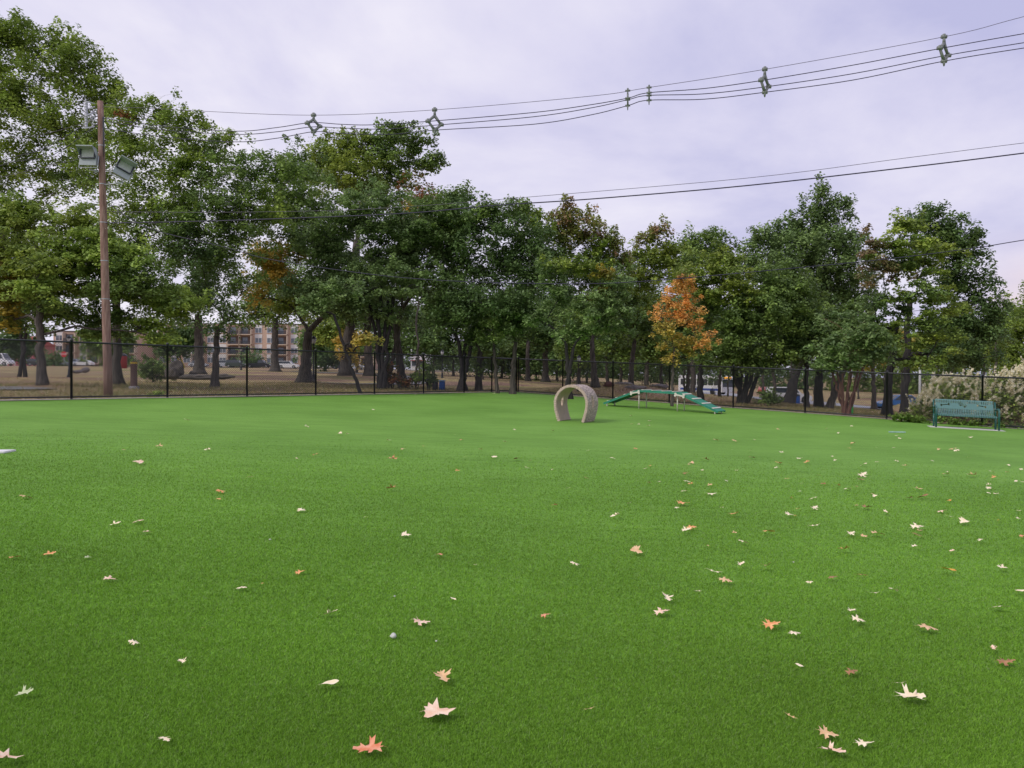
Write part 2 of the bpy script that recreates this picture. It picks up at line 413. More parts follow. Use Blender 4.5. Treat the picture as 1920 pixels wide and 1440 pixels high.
PAL = {k: [np.minimum(q*(2.5 if k not in ('orange','gold','yellow','rust','redtip','dull') else 1.15)*np.array([1.0,1.0,.95]), .85) for q in v] for k, v in PAL.items()}
BARKG = bark('grey_brown_bark', (.035, .03, .026), (.12, .10, .085))
BARKD = bark('dark_wet_bark', (.012, .011, .012), (.045, .038, .036))
BARKR = bark('reddish_bark', (.10, .04, .03), (.26, .13, .10))
def bez(a, b, n, sag=0.0, jit=0.0, rg=None):
    """a wandering curve from a to b that leaves a upward and flattens towards b"""
    a = np.array(a); b = np.array(b); L_ = np.linalg.norm(b-a)
    c = a+(b-a)*.4+np.array([0, 0, 1])*L_*(.18-sag)
    out = []
    for i in range(n+1):
        t = i/n; p = (1-t)**2*a+2*t*(1-t)*c+t*t*b
        if 0 < i < n and jit: p = p+rg.normal(0, jit, 3)
        out.append(p)
    return out
def leaves_at(cent, r, n, ls, pal, rg, flat, droop=0.0):
    """n leaf quads around each clump centre"""
    K = len(cent); N = K*n
    c = np.repeat(cent, n, 0)
    off = rg.normal(0, 1, (N, 3)); off /= np.maximum(np.linalg.norm(off, axis=1, keepdims=True), .01)
    off *= (rg.random((N, 1))**.45)*r*np.repeat(rg.uniform(.65, 1.25, K), n)[:, None]
    off[:, 2] *= flat*1.3; off[:, 2] -= droop*(off[:, 0]**2+off[:, 1]**2)/max(r, .1)
    p = c+off
    nrm = rg.normal(0, .45, (N, 3)); nrm[:, 2] += 1.0; nrm[:, :2] += off[:, :2]/max(r, .1)*.5
    nrm /= np.linalg.norm(nrm, axis=1, keepdims=True)
    t = rg.normal(0, 1, (N, 3)); t -= (t*nrm).sum(1)[:, None]*nrm; t /= np.maximum(np.linalg.norm(t, axis=1, keepdims=True), .01)
    b = np.cross(nrm, t)
    l = (ls*rg.uniform(.65, 1.35, N))[:, None]; w = l*.33
    v = np.stack([p-t*l*.5, p+b*w-t*l*.05, p+t*l*.5-nrm*l*.12, p-b*w-t*l*.05], 1).reshape(-1, 3)
    pal = np.array(pal)
    # leaf colour differs from clump to clump and a little from leaf to leaf
    kc = rg.random((K, 3)); ci = np.repeat(pal[rg.integers(0, len(pal), K)], n, 0)
    cj = pal[rg.integers(0, len(pal), N)]
    col = (.6*ci+.4*cj)*np.repeat(rg.uniform(.8, 1.22, K), n)[:, None]*rg.uniform(.85, 1.15, (N, 1))
    return v, col
def tree(label, px, Y, lobes, pal='mid', r0=.25, fork=None, stems=1, flat=.5, ls=None, dens=1.0, barkm=None, name='park_tree', group='park trees beyond the fence', lean=0.0, flare=1.0, seed=0, clump=.62, push=0.0, limbmax=.16, stemtop=None, spread=.35, twigs=True, depth=.8, trunkpath=None, forkpx=None, cat='tree', nleaf=None, droop=.12):
    rg = np.random.default_rng(1000+seed+int(px)*7+int(Y))
    base = gp(px, Y)-np.array([0, 0, .12])
    o = empty(name, base, label, cat, group)
    sc = Y/F
    L_ = []
    for lb in lobes:
        cx, cy, rx, ry = lb[:4]; pp = pal; dd = 0
        for e in lb[4:]:
            if isinstance(e, str): pp = e
            else: dd = e
        Rx = rx*sc*1.1; Rz = ry*sc*1.28
        Yl = Y+dd+push+rg.uniform(-.5, .5)*min(Rx, 3)*1.2
        c = at(cx, cy, Yl); L_.append((c, Rx, max(.5, (Rx+Rz)*.5*depth), Rz, pp))
    tops = max(l[0][2] for l in L_); bots = min(l[0][2]-l[3] for l in L_)
    tm = MB()
    cxm = np.mean([l[0][0] for l in L_]); 
    if forkpx is not None: fk = at(forkpx[0], forkpx[1], Y)
    else:
        fz = fork if fork is not None else base[2]+(tops-base[2])*.32
        fk = np.array([base[0]+(cxm-base[0])*.25+lean, Y, fz])
    nodes_ = []         # attach points (position, radius)
    st_list = []
    for k in range(stems):
        if stems == 1: b0 = base.copy(); f0 = fk
        else:
            ang = 2*math.pi*k/stems+.4
            b0 = base+np.array([math.cos(ang)*r0*1.3, math.sin(ang)*r0*1.3, 0])
            f0 = fk+np.array([(k-(stems-1)/2)/(stems)*spread*2*(fk[2]-base[2]), rg.uniform(-.3, .3)*spread*(fk[2]-base[2]), rg.uniform(-.1, .2)*(fk[2]-base[2])])
        n = 16; P = []; Rr = []
        for i in range(n+1):
            t = i/n; p = b0+(f0-b0)*t
            bow = math.sin(t*math.pi)*.03*(f0[2]-b0[2])
            p = p+np.array([bow*rg.uniform(-.3, 1)*(1 if k % 2 else -1), 0, 0])
            P.append(p-base); fl = 1+flare*.75*math.exp(-(t*(f0[2]-b0[2]))/.38)
            Rr.append(r0*.86*fl*(1-.3*t))
        tm.tube(P, Rr, 9 if Y < 60 else 6)
        st_list.append((f0, r0*.72))
        nodes_ += [(p+base, r) for p, r in zip(P[8:], Rr[8:])]
    allc = []; V = []; Cc = []
    if ls is None: ls = max(.13, .0038*Y)
    rc = clump*max(1.0, Y/42)
    for li, (c, Rx, Ry, Rz, pp) in enumerate(sorted(L_, key=lambda q: q[0][2])):
        # limb to the lobe
        f0, fr = st_list[li % len(st_list)]
        cand = min(nodes_+[(f0, fr)], key=lambda q: np.linalg.norm(q[0]-c)*(1 if q[0][2] < c[2]+.3 else 1.8))
        d = np.linalg.norm(cand[0]-c); r1 = min(cand[1]*.8, .045+.028*d+.01*Rx, limbmax if Y < 60 else .3)
        pts = bez(cand[0], c, 6, 0, .05*d/3, rg)
        rr = list(np.linspace(r1, max(.018, r1*.45), 7))
        tm.tube([p-base for p in pts], rr, 6 if Y < 60 else 4, cap=False)
        nodes_ += list(zip(pts[2:], rr[2:]))
        area = math.pi*Rx*Rz
        K = max(4, int(dens*2.3*(Rx*Rz+Rx*Ry*.4)/(rc*rc*.55)))
        u = rg.normal(0, 1, (K, 3)); u /= np.linalg.norm(u, axis=1, keepdims=True)
        u[:, 2] = np.where(u[:, 2] < -.6, -u[:, 2]*.8, u[:, 2])
        rad_ = rg.random((K, 1))**.5
        rad_ = rad_*rg.uniform(.8, 1.12, (K, 1)); far_ = rg.random(K) < .22; rad_[far_] = rg.uniform(1.05, 1.3, (int(far_.sum()), 1))
        C_ = c+u*rad_*np.array([Rx, Ry, Rz])
        sub = [(p, r) for p, r in zip(pts[3:], rr[3:])]
        if twigs:
            for q in C_[far_ | (rg.random(K) < .75)]:
                s_ = min(sub, key=lambda z: np.linalg.norm(z[0]-q))
                pt = bez(s_[0], q, 3, .05, .02*Rx, rg)
                r2 = min(s_[1]*.6, .012+.008*np.linalg.norm(s_[0]-q))*max(1, Y/60)
                tm.tube([p-base for p in pt], [r2, r2*.8, r2*.6, r2*.35], 3, cap=False, sm=False)
                if rg.random() < .4: sub.append((pt[2], r2*.9))
        nl = nleaf or int(np.clip(1.15*(rc**2)/(ls*ls*.33)*2.5, 16, 80))
        for msk, rs_, ns_ in ((~far_, rc, nl), (far_, rc*.55, max(8, nl//2))):
            if msk.any():
                v, col = leaves_at((C_-base)[msk], rs_, ns_, ls, PAL[pp], rg, flat if rs_ == rc else .9, droop)
                V.append(v); Cc.append(col)
    tm.build('trunk', barkm or BARKG, o)
    V = np.concatenate(V); Cc = np.concatenate(Cc)
    mesh_np('crown', V, np.arange(len(V)).reshape(-1, 4), FOL, o, tint=Cc)
    return o
TREES = []
def T(*a, **k): o = tree(*a, **k); TREES.append(o); return o
T('tallest oak at the left edge with airy olive crown above the floodlights', -50, 46, [(60,110,100,62),(130,110,45,40),(140,165,80,62),(15,205,100,70),(115,250,90,52),(195,195,45,42),(-60,160,100,110),(40,330,100,55),(-90,330,100,110),(225,170,22,16),(20,70,60,30),(175,265,40,30),(10,420,80,50,'mid'),(150,350,60,50,'mid')], 'olive', r0=.36, forkpx=(10, 430), dens=.8, clump=.6, flat=.45)
T('low spreading tree with layered bright green and yellow boughs beside the utility pole', 80, 29.3, [(55,430,85,45,'yg'),(165,465,85,40,'bright'),(120,530,100,42,'bright'),(245,540,80,45),(310,585,60,28,'bright'),(30,510,50,30,'gold'),(60,560,40,20,'yellow'),(-30,480,70,70,'yg'),(225,490,60,34,'bright'),(190,595,60,26,'mid'),(290,555,75,26,'bright'),(270,618,58,20,'bright'),(200,625,46,16,'mid'),(300,636,36,11,'bright'),(130,600,30,24,'mid'),(10,590,24,40,'yellow'),(340,560,50,12,'bright'),(130,500,110,36,'bright'),(60,525,80,36,'yg'),(200,545,90,36,'mid'),(150,420,60,30,'yg'),(95,590,50,26,'mid'),(10,610,40,22,'mid'),(-20,570,40,40),(350,575,36,12,'bright'),(78,500,40,26,'yg',-2.3),(62,545,44,24,'bright',-2.3),(100,575,34,16,'mid',-2.0),(60,480,60,40,'yg'),(20,400,40,34,'bright')], 'mid', r0=.19, forkpx=(75, 530), dens=1.3, clump=.44, push=1.5, limbmax=.055, depth=.7, flat=.33, barkm=BARKG)
T('tall oak with two tone crown whose trunk stands just right of the utility pole', 222, 36, [(290,225,60,42),(345,255,60,40),(250,290,55,55),(320,330,85,60),(260,400,85,60),(395,285,40,34),(232,222,10,12,'rust'),(220,215,30,36),(430,268,26,18),(370,225,20,22),(250,470,80,50,'mid'),(350,420,50,50,'mid'),(330,385,50,50,'bright'),(170,320,50,60)], 'olive', r0=.24, forkpx=(218, 470), dens=.8, clump=.52, flat=.45, flare=1.2)
T('forked tree with low green tuft on its trunk in front of the balconies', 403, 35, [(400,330,55,50),(425,400,75,65),(370,470,60,60,'dark'),(440,470,55,55),(480,330,45,45,'mid'),(520,330,40,38),(555,330,26,32),(395,565,45,36,'dark'),(450,410,55,60),(335,450,45,55,'mid'),(405,618,26,22,'dark'),(455,545,40,30),(500,390,45,40,'bright'),(430,600,36,16)], 'mid', r0=.19, forkpx=(408, 615), dens=.85, clump=.5, flat=.5, stems=1)
T('pair of thin dark trunks in front of the red house', 42, 46, [(40,600,34,26),(20,570,36,30),(60,580,34,30),(35,540,40,36),(75,615,26,20),(5,610,30,20)], 'mid', r0=.13, stems=2, forkpx=(43, 610), spread=.12, clump=.5, barkm=BARKD, flare=.3, dens=.8)
T('straight far tree between the forked tree and the pole', 374, 66, [(370,520,50,50),(380,570,45,40),(340,560,40,30),(410,500,40,50),(330,600,30,14)], 'dark', r0=.5, forkpx=(372, 590), clump=.6, seed=1)
T('wide flared old maple forking above the black lamp post', 572, 42, [(590,400,70,45),(560,460,70,55),(520,515,50,45,'gold'),(495,475,36,28,'gold'),(620,470,65,55),(485,560,26,26,'gold'),(590,560,55,36,'mid'),(680,560,50,45,'dark'),(540,400,45,45),(500,520,30,40,'yg'),(540,570,36,36,'yg'),(640,540,50,40,'dark'),(560,330,50,50),(520,400,40,50,'mid')], 'mid', r0=.36, forkpx=(578, 622), dens=.85, clump=.52, flare=1.6, flat=.5)
T('stout far tree in front of the apartment block beside the pickup', 516, 100, [(520,560,60,46),(500,590,46,28),(550,590,40,30),(470,590,40,22),(540,530,50,40)], 'mid', r0=.6, forkpx=(516, 600), clump=.62, flare=1.5, seed=4)
T('tallest yellowish green tree with ragged top near the left wire spacers', 648, 60, [(640,300,45,40),(605,330,45,45),(670,285,36,36),(610,290,30,30),(735,270,40,30,'mid'),(775,280,45,28,'mid'),(745,340,42,48,'mid'),(690,370,65,40),(815,300,26,14,'mid'),(752,250,34,16,'mid'),(720,300,30,50,'mid'),(660,340,60,45),(800,315,30,16,'mid'),(690,262,16,14)], 'yg', r0=.5, forkpx=(670, 450), dens=.85, clump=.5, flat=.5)
T('dark multi stemmed locust with feathery blue green crown left of centre', 716, 37, [(700,395,75,34),(640,430,70,40),(780,435,66,42),(700,500,85,42),(620,520,62,40),(760,540,75,42),(660,580,62,26),(825,420,44,42,'mid'),(570,545,46,26),(720,595,38,18),(600,470,50,36),(640,560,60,30),(730,450,70,40)], 'blue', r0=.12, stems=5, forkpx=(716, 560), spread=.16, dens=.95, clump=.46, flat=.36, barkm=BARKD, flare=.5)
T('slender bent tree leaning left across the fence line', 679, 31, [(605,560,38,22),(640,545,36,22),(585,585,26,14),(690,640,20,24,'gold')], 'blue', r0=.085, forkpx=(626, 590), dens=.8, clump=.36, flat=.4, barkm=BARKD, flare=.3)
T('thick grey trunked tree standing behind the leaning slender tree', 693, 60, [(700,560,60,40),(655,600,34,28,'mid'),(740,590,50,30),(665,640,30,22,'gold'),(655,670,22,22,'gold'),(720,520,60,36)], 'dark', r0=.42, forkpx=(690, 560), clump=.5, flare=1.2)
T('leaning grey tree with rust tinted top beside the brown brush', 757, 40, [(795,385,34,26,'rust'),(835,395,40,34,'mid'),(795,470,55,45,'mid'),(845,490,50,50),(790,540,60,40),(775,410,30,36,'gold'),(830,440,50,40,'mid'),(870,370,24,18,'mid'),(850,400,30,30)], 'dark', r0=.26, forkpx=(742, 600), dens=.85, clump=.5, flat=.5, lean=-.5)
T('slim pale stem tree leaning right next to the multi stemmed locust', 726, 38.5, [(790,400,40,30),(820,450,40,40),(760,480,50,40)], 'blue', r0=.13, forkpx=(752, 590), dens=.7, clump=.5, barkm=BARKG, flare=.4, seed=9)
T('dense dark maple with twin stems behind the blue bin', 866, 37, [(880,415,52,40),(935,440,60,46),(870,500,70,55),(945,515,68,56),(900,585,76,42),(965,590,50,46),(990,480,46,56),(850,560,50,46),(985,540,40,50),(910,400,30,20,'mid'),(830,600,30,28),(975,400,30,26,'mid')], 'dark', r0=.14, stems=3, forkpx=(872, 640), spread=.18, dens=1.1, clump=.5, flat=.55, barkm=BARKD)
T('short thick tree stub with leafy shoots left of the thin curved tree', 898, 37.5, [(898,690,12,14,'mid'),(890,640,34,26),(905,620,30,20)], 'dark', r0=.2, forkpx=(900, 660), clump=.32, dens=.8, flare=.7)
T('thin curved tree in shade by the fence corner', 934, 36, [(925,620,34,26,'mid'),(950,600,34,28),(930,585,30,22)], 'dark', r0=.1, forkpx=(926, 640), clump=.36, dens=.9, barkm=BARKG, flare=.5)
T('straight tapering trunk tree touching the fence corner post', 961, 36, [(955,610,34,28),(985,600,34,28),(960,580,40,30)], 'dark', r0=.15, forkpx=(967, 640), clump=.4, dens=.9, flare=1.0)
T('pale trunk far tree left of the flared one beyond the corner', 990, 80, [(985,640,40,20),(1000,610,44,30)], 'dark', r0=.32, forkpx=(990, 640), clump=.55)
T('pale flared far tree on the dry lawn beyond the corner', 1023, 82, [(1025,635,40,22),(1040,600,44,34)], 'dark', r0=.45, forkpx=(1024, 640), clump=.55, flare=1.4)
T('tall airy tree with reddish leaf tips behind the dog tunnel', 1117, 41, [(1050,425,34,36,'redtip'),(1085,445,44,40,'redtip'),(1062,395,20,20,'redtip'),(1125,480,44,40),(1168,490,30,30,'redtip'),(1030,480,50,46),(1110,530,55,44,'mid'),(1000,430,40,36),(1150,540,40,40,'mid'),(1105,425,26,26,'redtip'),(990,400,20,16,'mid'),(1060,510,50,40,'mid'),(1148,465,20,24,'redtip')], 'olive', r0=.2, forkpx=(1110, 640), dens=.75, clump=.42, flat=.6, flare=1.2)
T('small forking sumac like tree with pale green fronds behind the tunnel', 1064, 33, [(1050,560,40,32),(1105,580,44,34),(1140,605,36,24),(1095,625,50,20),(1030,525,36,36),(1120,555,22,12,'yellow'),(1055,500,34,20,'yg'),(1090,505,34,18,'yg'),(1155,560,40,50),(1010,600,24,20),(1178,610,24,20),(1125,520,24,16,'yellow')], 'blue', r0=.12, forkpx=(1068, 645), dens=.75, clump=.38, flat=.36, barkm=BARKD, stems=2, spread=.12)
T('yellow green tree with sparse topmost twigs left of the orange tree', 1182, 45, [(1222,480,40,32),(1240,520,50,44),(1190,560,45,50),(1225,445,18,26,'redtip'),(1245,430,9,16,'redtip'),(1262,478,26,20),(1200,620,50,40,'mid'),(1205,455,10,14,'redtip'),(1170,600,40,40,'mid'),(1190,500,26,24)], 'yg', r0=.2, forkpx=(1190, 640), dens=.8, clump=.45, flat=.5)
T('dusky green tree rising behind the orange tree', 1300, 70, [(1290,465,36,24),(1335,460,34,22),(1310,490,50,34),(1355,480,30,26),(1270,520,40,40)], 'mid', r0=.3, forkpx=(1300, 600), clump=.55, dens=1.1)
T('broad yellow green tree with open dark branches right of the orange tree', 1314, 37, [(1330,500,48,30),(1375,535,50,40,'yg'),(1395,570,34,36),(1385,610,50,36,'mid'),(1320,600,46,46,'mid'),(1345,560,55,50),(1340,660,50,28,'mid'),(1300,540,40,40),(1365,500,34,20)], 'yg', r0=.17, forkpx=(1315, 660), dens=.7, clump=.42, flat=.36, barkm=BARKD)
T('small orange autumn tree behind the ramp platform', 1261, 30.5, [(1282,542,28,22,'orange'),(1255,568,24,20,'orange'),(1292,575,26,22,'orange'),(1275,595,34,20,'orange'),(1302,612,20,13,'orange'),(1325,640,25,16,'orange'),(1262,645,36,20,'gold'),(1248,615,22,14,'gold'),(1285,660,26,12,'gold'),(1255,678,18,8,'gold'),(1300,640,24,14,'gold'),(1236,592,14,16,'orange'),(1280,522,12,8,'rust')], 'orange', r0=.075, forkpx=(1264, 660), dens=0.5, clump=.23, flat=.6, ls=.1, barkm=BARKG, flare=.3)
T('wide leafy tree of many black stems behind the upper ramp end', 1392, 37, [(1400,620,55,48),(1450,600,60,60),(1480,660,50,40),(1370,680,46,24),(1440,550,50,46,'mid'),(1500,580,50,60),(1410,672,52,30),(1530,640,40,40),(1470,520,40,30,'mid'),(1440,690,50,16)], 'mid', r0=.13, stems=6, forkpx=(1400, 690), spread=.5, dens=1.0, clump=.46, flat=.5, barkm=BARKD, flare=.5)
T('tall pointed pin oak towering behind the right of the run', 1478, 52, [(1535,383,12,36),(1565,400,12,30),(1589,412,9,24),(1490,438,34,28),(1585,455,26,26),(1540,440,30,34),(1530,480,78,48),(1450,475,46,44),(1425,455,26,22),(1600,500,46,46),(1540,540,78,48),(1470,530,60,48),(1600,570,46,40),(1405,505,30,34),(1497,400,9,20),(1537,362,6,18),(1564,378,6,18),(1590,393,6,16),(1516,408,9,24),(1545,415,20,24),(1515,600,60,40,'dark')], 'blue', r0=.42, forkpx=(1510, 640), dens=1.0, clump=.46, flat=.7, barkm=BARKD, droop=.0)
T('straight black trunk tree left of the short bushy trunk', 1513, 36, [(1505,660,34,26),(1525,630,36,30),(1500,620,30,26)], 'dark', r0=.15, forkpx=(1513, 670), clump=.4, barkm=BARKD, flare=.5)
T('thick dark trunk tree in the middle of the right hand group', 1536, 38, [(1540,660,40,26),(1550,620,40,34)], 'dark', r0=.27, forkpx=(1536, 660), clump=.42, barkm=BARKD, flare=.4)
T('crooked leaning trunk tree beside the reddish stemmed tree', 1553, 37, [(1560,640,36,30),(1590,600,40,30)], 'mid', r0=.2, forkpx=(1585, 690), clump=.42, barkm=BARKG, flare=.4, seed=2)
T('rounded blue green tree on reddish fanning stems', 1586, 28.8, [(1585,612,42,26),(1612,640,42,34),(1562,655,36,28),(1645,668,32,26),(1600,682,44,16),(1555,690,30,12),(1640,640,26,24)], 'blue', r0=.06, stems=7, forkpx=(1590, 690), spread=.42, dens=1.0, clump=.36, flat=.36, barkm=BARKR, flare=.7)
T('tall layered maple with see through middle behind the blue car', 1663, 31, [(1695,430,45,28,'yg'),(1740,470,55,18,'yg'),(1680,470,46,30),(1730,505,50,22,'yg'),(1655,510,36,40,'dull'),(1640,465,30,36,'dull'),(1690,590,36,20,'dark'),(1640,615,26,26,'dark'),(1660,560,26,20,'mid'),(1725,550,46,24,'mid'),(1700,500,50,30,'mid'),(1740,620,40,20,'mid'),(1700,560,36,16),(1775,560,46,20,'yg'),(1690,640,46,22),(1755,645,50,18,'yg'),(1720,600,50,14),(1640,580,24,30,'dark'),(1735,680,40,12),(1785,585,40,16,'yg')], 'olive', r0=.2, forkpx=(1680, 610), dens=.62, clump=.4, flat=.28, barkm=BARKD)
T('dense rounded oak at the far right with its own thin dark trunk', 1697, 36, [(1745,415,32,24),(1775,440,50,34),(1715,425,30,24),(1800,495,46,40),(1745,405,20,14),(1750,470,60,30,'mid'),(1830,560,38,42),(1790,540,50,44),(1840,630,46,46),(1790,620,50,40),(1780,665,60,24),(1860,600,22,34),(1820,680,50,20),(1815,460,30,30)], 'dark', r0=.2, forkpx=(1706, 560), dens=1.0, clump=.45, flat=.55, barkm=BARKD)
T('sparse twiggy young tree against the peach sky', 1868, 44, [(1878,560,14,18),(1888,585,16,16),(1870,610,26,24),(1885,640,26,30)], 'olive', r0=.1, forkpx=(1868, 640), dens=.45, clump=.35, flat=.6, barkm=BARKG)
T('hazy olive tree at the right margin above the flowering bushes', 1915, 60, [(1910,640,40,40),(1950,620,60,60),(1880,670,34,30),(2010,600,60,80),(1905,690,40,20)], 'olive', r0=.25, forkpx=(1920, 690), dens=1.1, clump=.5)
T('bare pinkish twig topped tree behind the tall ragged top', 788, 58, [(770,350,20,26),(790,370,30,20),(815,375,16,14)], 'rust', r0=.09, forkpx=(780, 430), dens=2.2, clump=.3, nleaf=2, barkm=BARKG)
# far trees under and behind the canopy, each one its own
FAR = [(610,120,'dark'),(640,95,'yg'),(668,110,'mid'),(735,90,'dark'),(780,110,'mid'),(812,88,'dark'),(850,100,'dark'),(905,75,'dark'),(940,92,'dark'),(975,100,'dark'),(1005,95,'dark'),(1045,100,'dark'),(1085,62,'mid'),(1100,90,'dark'),(1140,70,'dark'),(1165,58,'mid'),(1185,85,'dark'),(1212,56,'mid'),(1240,75,'dark'),(1285,90,'dark'),(1290,58,'dark'),(1350,62,'dark'),(1365,110,'mid'),(1430,70,'dark'),(1455,56,'dark'),(1480,90,'mid'),(1560,75,'dark'),(1610,170,'mid'),(1640,60,'mid'),(1660,180,'gold'),(1690,190,'mid'),(1730,160,'gold'),(1760,150,'yg'),(1785,70,'dark'),(1810,110,'mid'),(1850,80,'dark'),(1950,75,'mid'),(38,160,'dark'),(205,140,'mid'),(338,150,'dark'),(592,140,'mid')]
FARW = ['thin', 'stocky', 'crooked', 'slim', 'broad', 'ragged', 'rounded', 'drooping']
NEARBY = {38:'behind the white van',205:'just right of the utility pole, far off',338:'behind the tallest boulder',592:'between the white suv and the hatchback',120:'behind the stop sign',175:'left of the utility pole above the apartment wall',300:'above the round green bush',470:'above the balconies',560:'above the white hatchback on the street',430:'roof high, behind the forked tree',610:'beside the second parked white car',640:'with pale yellow leaves behind the small far lamp',668:'behind the leaning slender tree',735:'behind the multi stemmed locust',780:'right of the leaning grey tree',812:'above the black bin',850:'behind the blue bin',905:'behind the dark twin stemmed maple',940:'behind the thin curved tree',975:'just left of the pale far trunk',1005:'between the two pale far trunks',1045:'left of the lamp post near the tunnel',1085:'behind the tunnel lamp post',1100:'deep in the shade behind the tunnel',1140:'right of the leaning trunk behind the tunnel',1165:'above the grey boulder bank',1185:'behind the yellow green tree',1212:'between tunnel and ramp platform',1240:'left of the orange tree trunk',1285:'behind the bus front',1290:'right of the orange tree trunk',1350:'right of the bus',1365:'beside the road behind the bus',1430:'above the white car roof',1455:'left of the black trunks on the right',1480:'behind the blue barrel',1560:'behind the crooked trunk',1610:'on the far dry field behind the reddish tree',1640:'left of the blue car',1660:'golden, at the edge of the far field',1690:'on the skyline of the far dry field',1730:'golden, behind the street light mast',1760:'yellow green, above the flowering bush',1785:'behind the flowering bush top',1810:'between the right oak and the bushes',1850:'under the right oak edge',1950:'off the right end of the bushes'}
for i, (px, Y, p) in enumerate(FAR):
    rg = random.Random(i*13+5); s = 62/Y
    h = (60 if Y < 120 else 34)
    hz = 700+(8 if px > 1300 else 0)
    top = 560 if (600 < px < 1600 and Y < 120) else (610 if Y < 120 else 640)
    if px < 560: top = 640
    lob = []
    for k in range(8 if Y < 120 else 5):
        lob.append((px+rg.uniform(-36, 36)*(.5 if px < 600 else 1), rg.uniform(top-(16 if px < 600 else 0), 668 if Y < 120 or px < 600 else 680), rg.uniform(26, 42), rg.uniform(18, 28)))
    if 990 < px < 1300 or (780 < px < 980 and Y > 85): lob.append((px+rg.uniform(-16, 16), 672, 30, 14)); lob.append((px+rg.uniform(-20, 20), 655, 32, 18))
    T(FARW[i % 8]+' distant '+{'dark':'dark green','mid':'green','yg':'yellow green','gold':'golden'}[p]+' tree '+NEARBY[px], px, Y, lob, p, r0=rg.uniform(.12, .24), forkpx=(px+rg.uniform(-6, 6), 668), dens=1.0, clump=.62 if Y < 120 else .5, seed=i, twigs=Y < 100, group='distant trees in the park')
# low dark understory hedge far behind (each clump a shrub)
def shrub(label, px, Y, lobes, pal, group=None, name='shrub', clump=.3, ls=None, dens=1.2, flat=.7, cat='shrub', stems=4):
    return tree(label, px, Y, lobes, pal, r0=.03, stems=stems, forkpx=(px, lobes[0][1]), spread=.3, clump=clump, ls=ls, dens=dens, flat=flat, name=name, group=group, barkm=BARKD, cat=cat, flare=0)
for i, (px, py, rx, ry, Y, w) in enumerate([(990,690,40,18,92,'between the pale far trunks'),(1045,688,36,20,88,'behind the lamp post by the tunnel'),(1100,690,34,18,86,'behind the leaning trunk by the tunnel'),(1160,690,34,18,84,'above the grey boulder bank'),(1215,692,30,18,80,'behind the middle of the ramp'),(1250,694,24,20,78,'behind the orange tree trunk'),(1300,698,20,14,74,'left of the bus'),(930,690,36,14,94,'behind the thin curved tree'),(880,688,30,12,98,'behind the dark maple stems'),(1340,700,26,14,100,'right of the bus'),(1440,716,24,14,96,'behind the fanning black stems'),(1530,712,26,12,120,'behind the thick dark trunk'),(1010,680,40,18,110,'deep behind the fence corner'),(1075,682,40,18,112,'far behind the tunnel'),(1140,684,40,18,108,'far behind the boulder bank'),(1205,686,40,18,104,'far behind the ramp start'),(1262,690,36,16,100,'far behind the orange tree'),(840,686,26,10,112,'behind the blue bin'),(955,684,36,12,116,'behind the corner post')]):
    shrub('dark understory shrub '+w, px, Y, [(px,py,rx,ry),(px+14,py-12,rx*.7,ry*.8)], 'dark', 'understory shrubs in the shade', clump=.7)
shrub('clipped dark hedge left of the stop sign', 102, 150, [(98,676,9,10),(107,677,9,9)], 'dark', clump=.7)
shrub('long low hedge below the charcoal balconies', 470, 190, [(462,677,10,6),(476,676,12,7),(490,678,10,5)], 'dark', clump=.8)
shrub('round dark green bush left of the boulders', 287, 42, [(290,694,28,20),(275,700,18,14),(310,700,18,14)], 'mid', clump=.32)
shrub('brown leaved brush at the foot of the multi stemmed locust', 735, 37.5, [(738,708,18,14),(722,700,12,18),(760,716,16,8)], 'rust', clump=.26, dens=.8)
shrub('bushy green sapling by the black bin', 803, 37, [(800,700,14,18),(808,716,12,12)], 'mid', clump=.25)
shrub('low shoots beside the leaning grey trunk', 781, 38, [(780,712,14,10)], 'mid', clump=.25)
shrub('small weed growing against the left fence bottom', 296, 24.6, [(296,739,8,4)], 'bright', clump=.09, ls=.06, stems=3)
shrub('dark conifer like bush left of the white car', 1442, 36, [(1440,745,20,10),(1432,752,14,6)], 'mid', clump=.25)
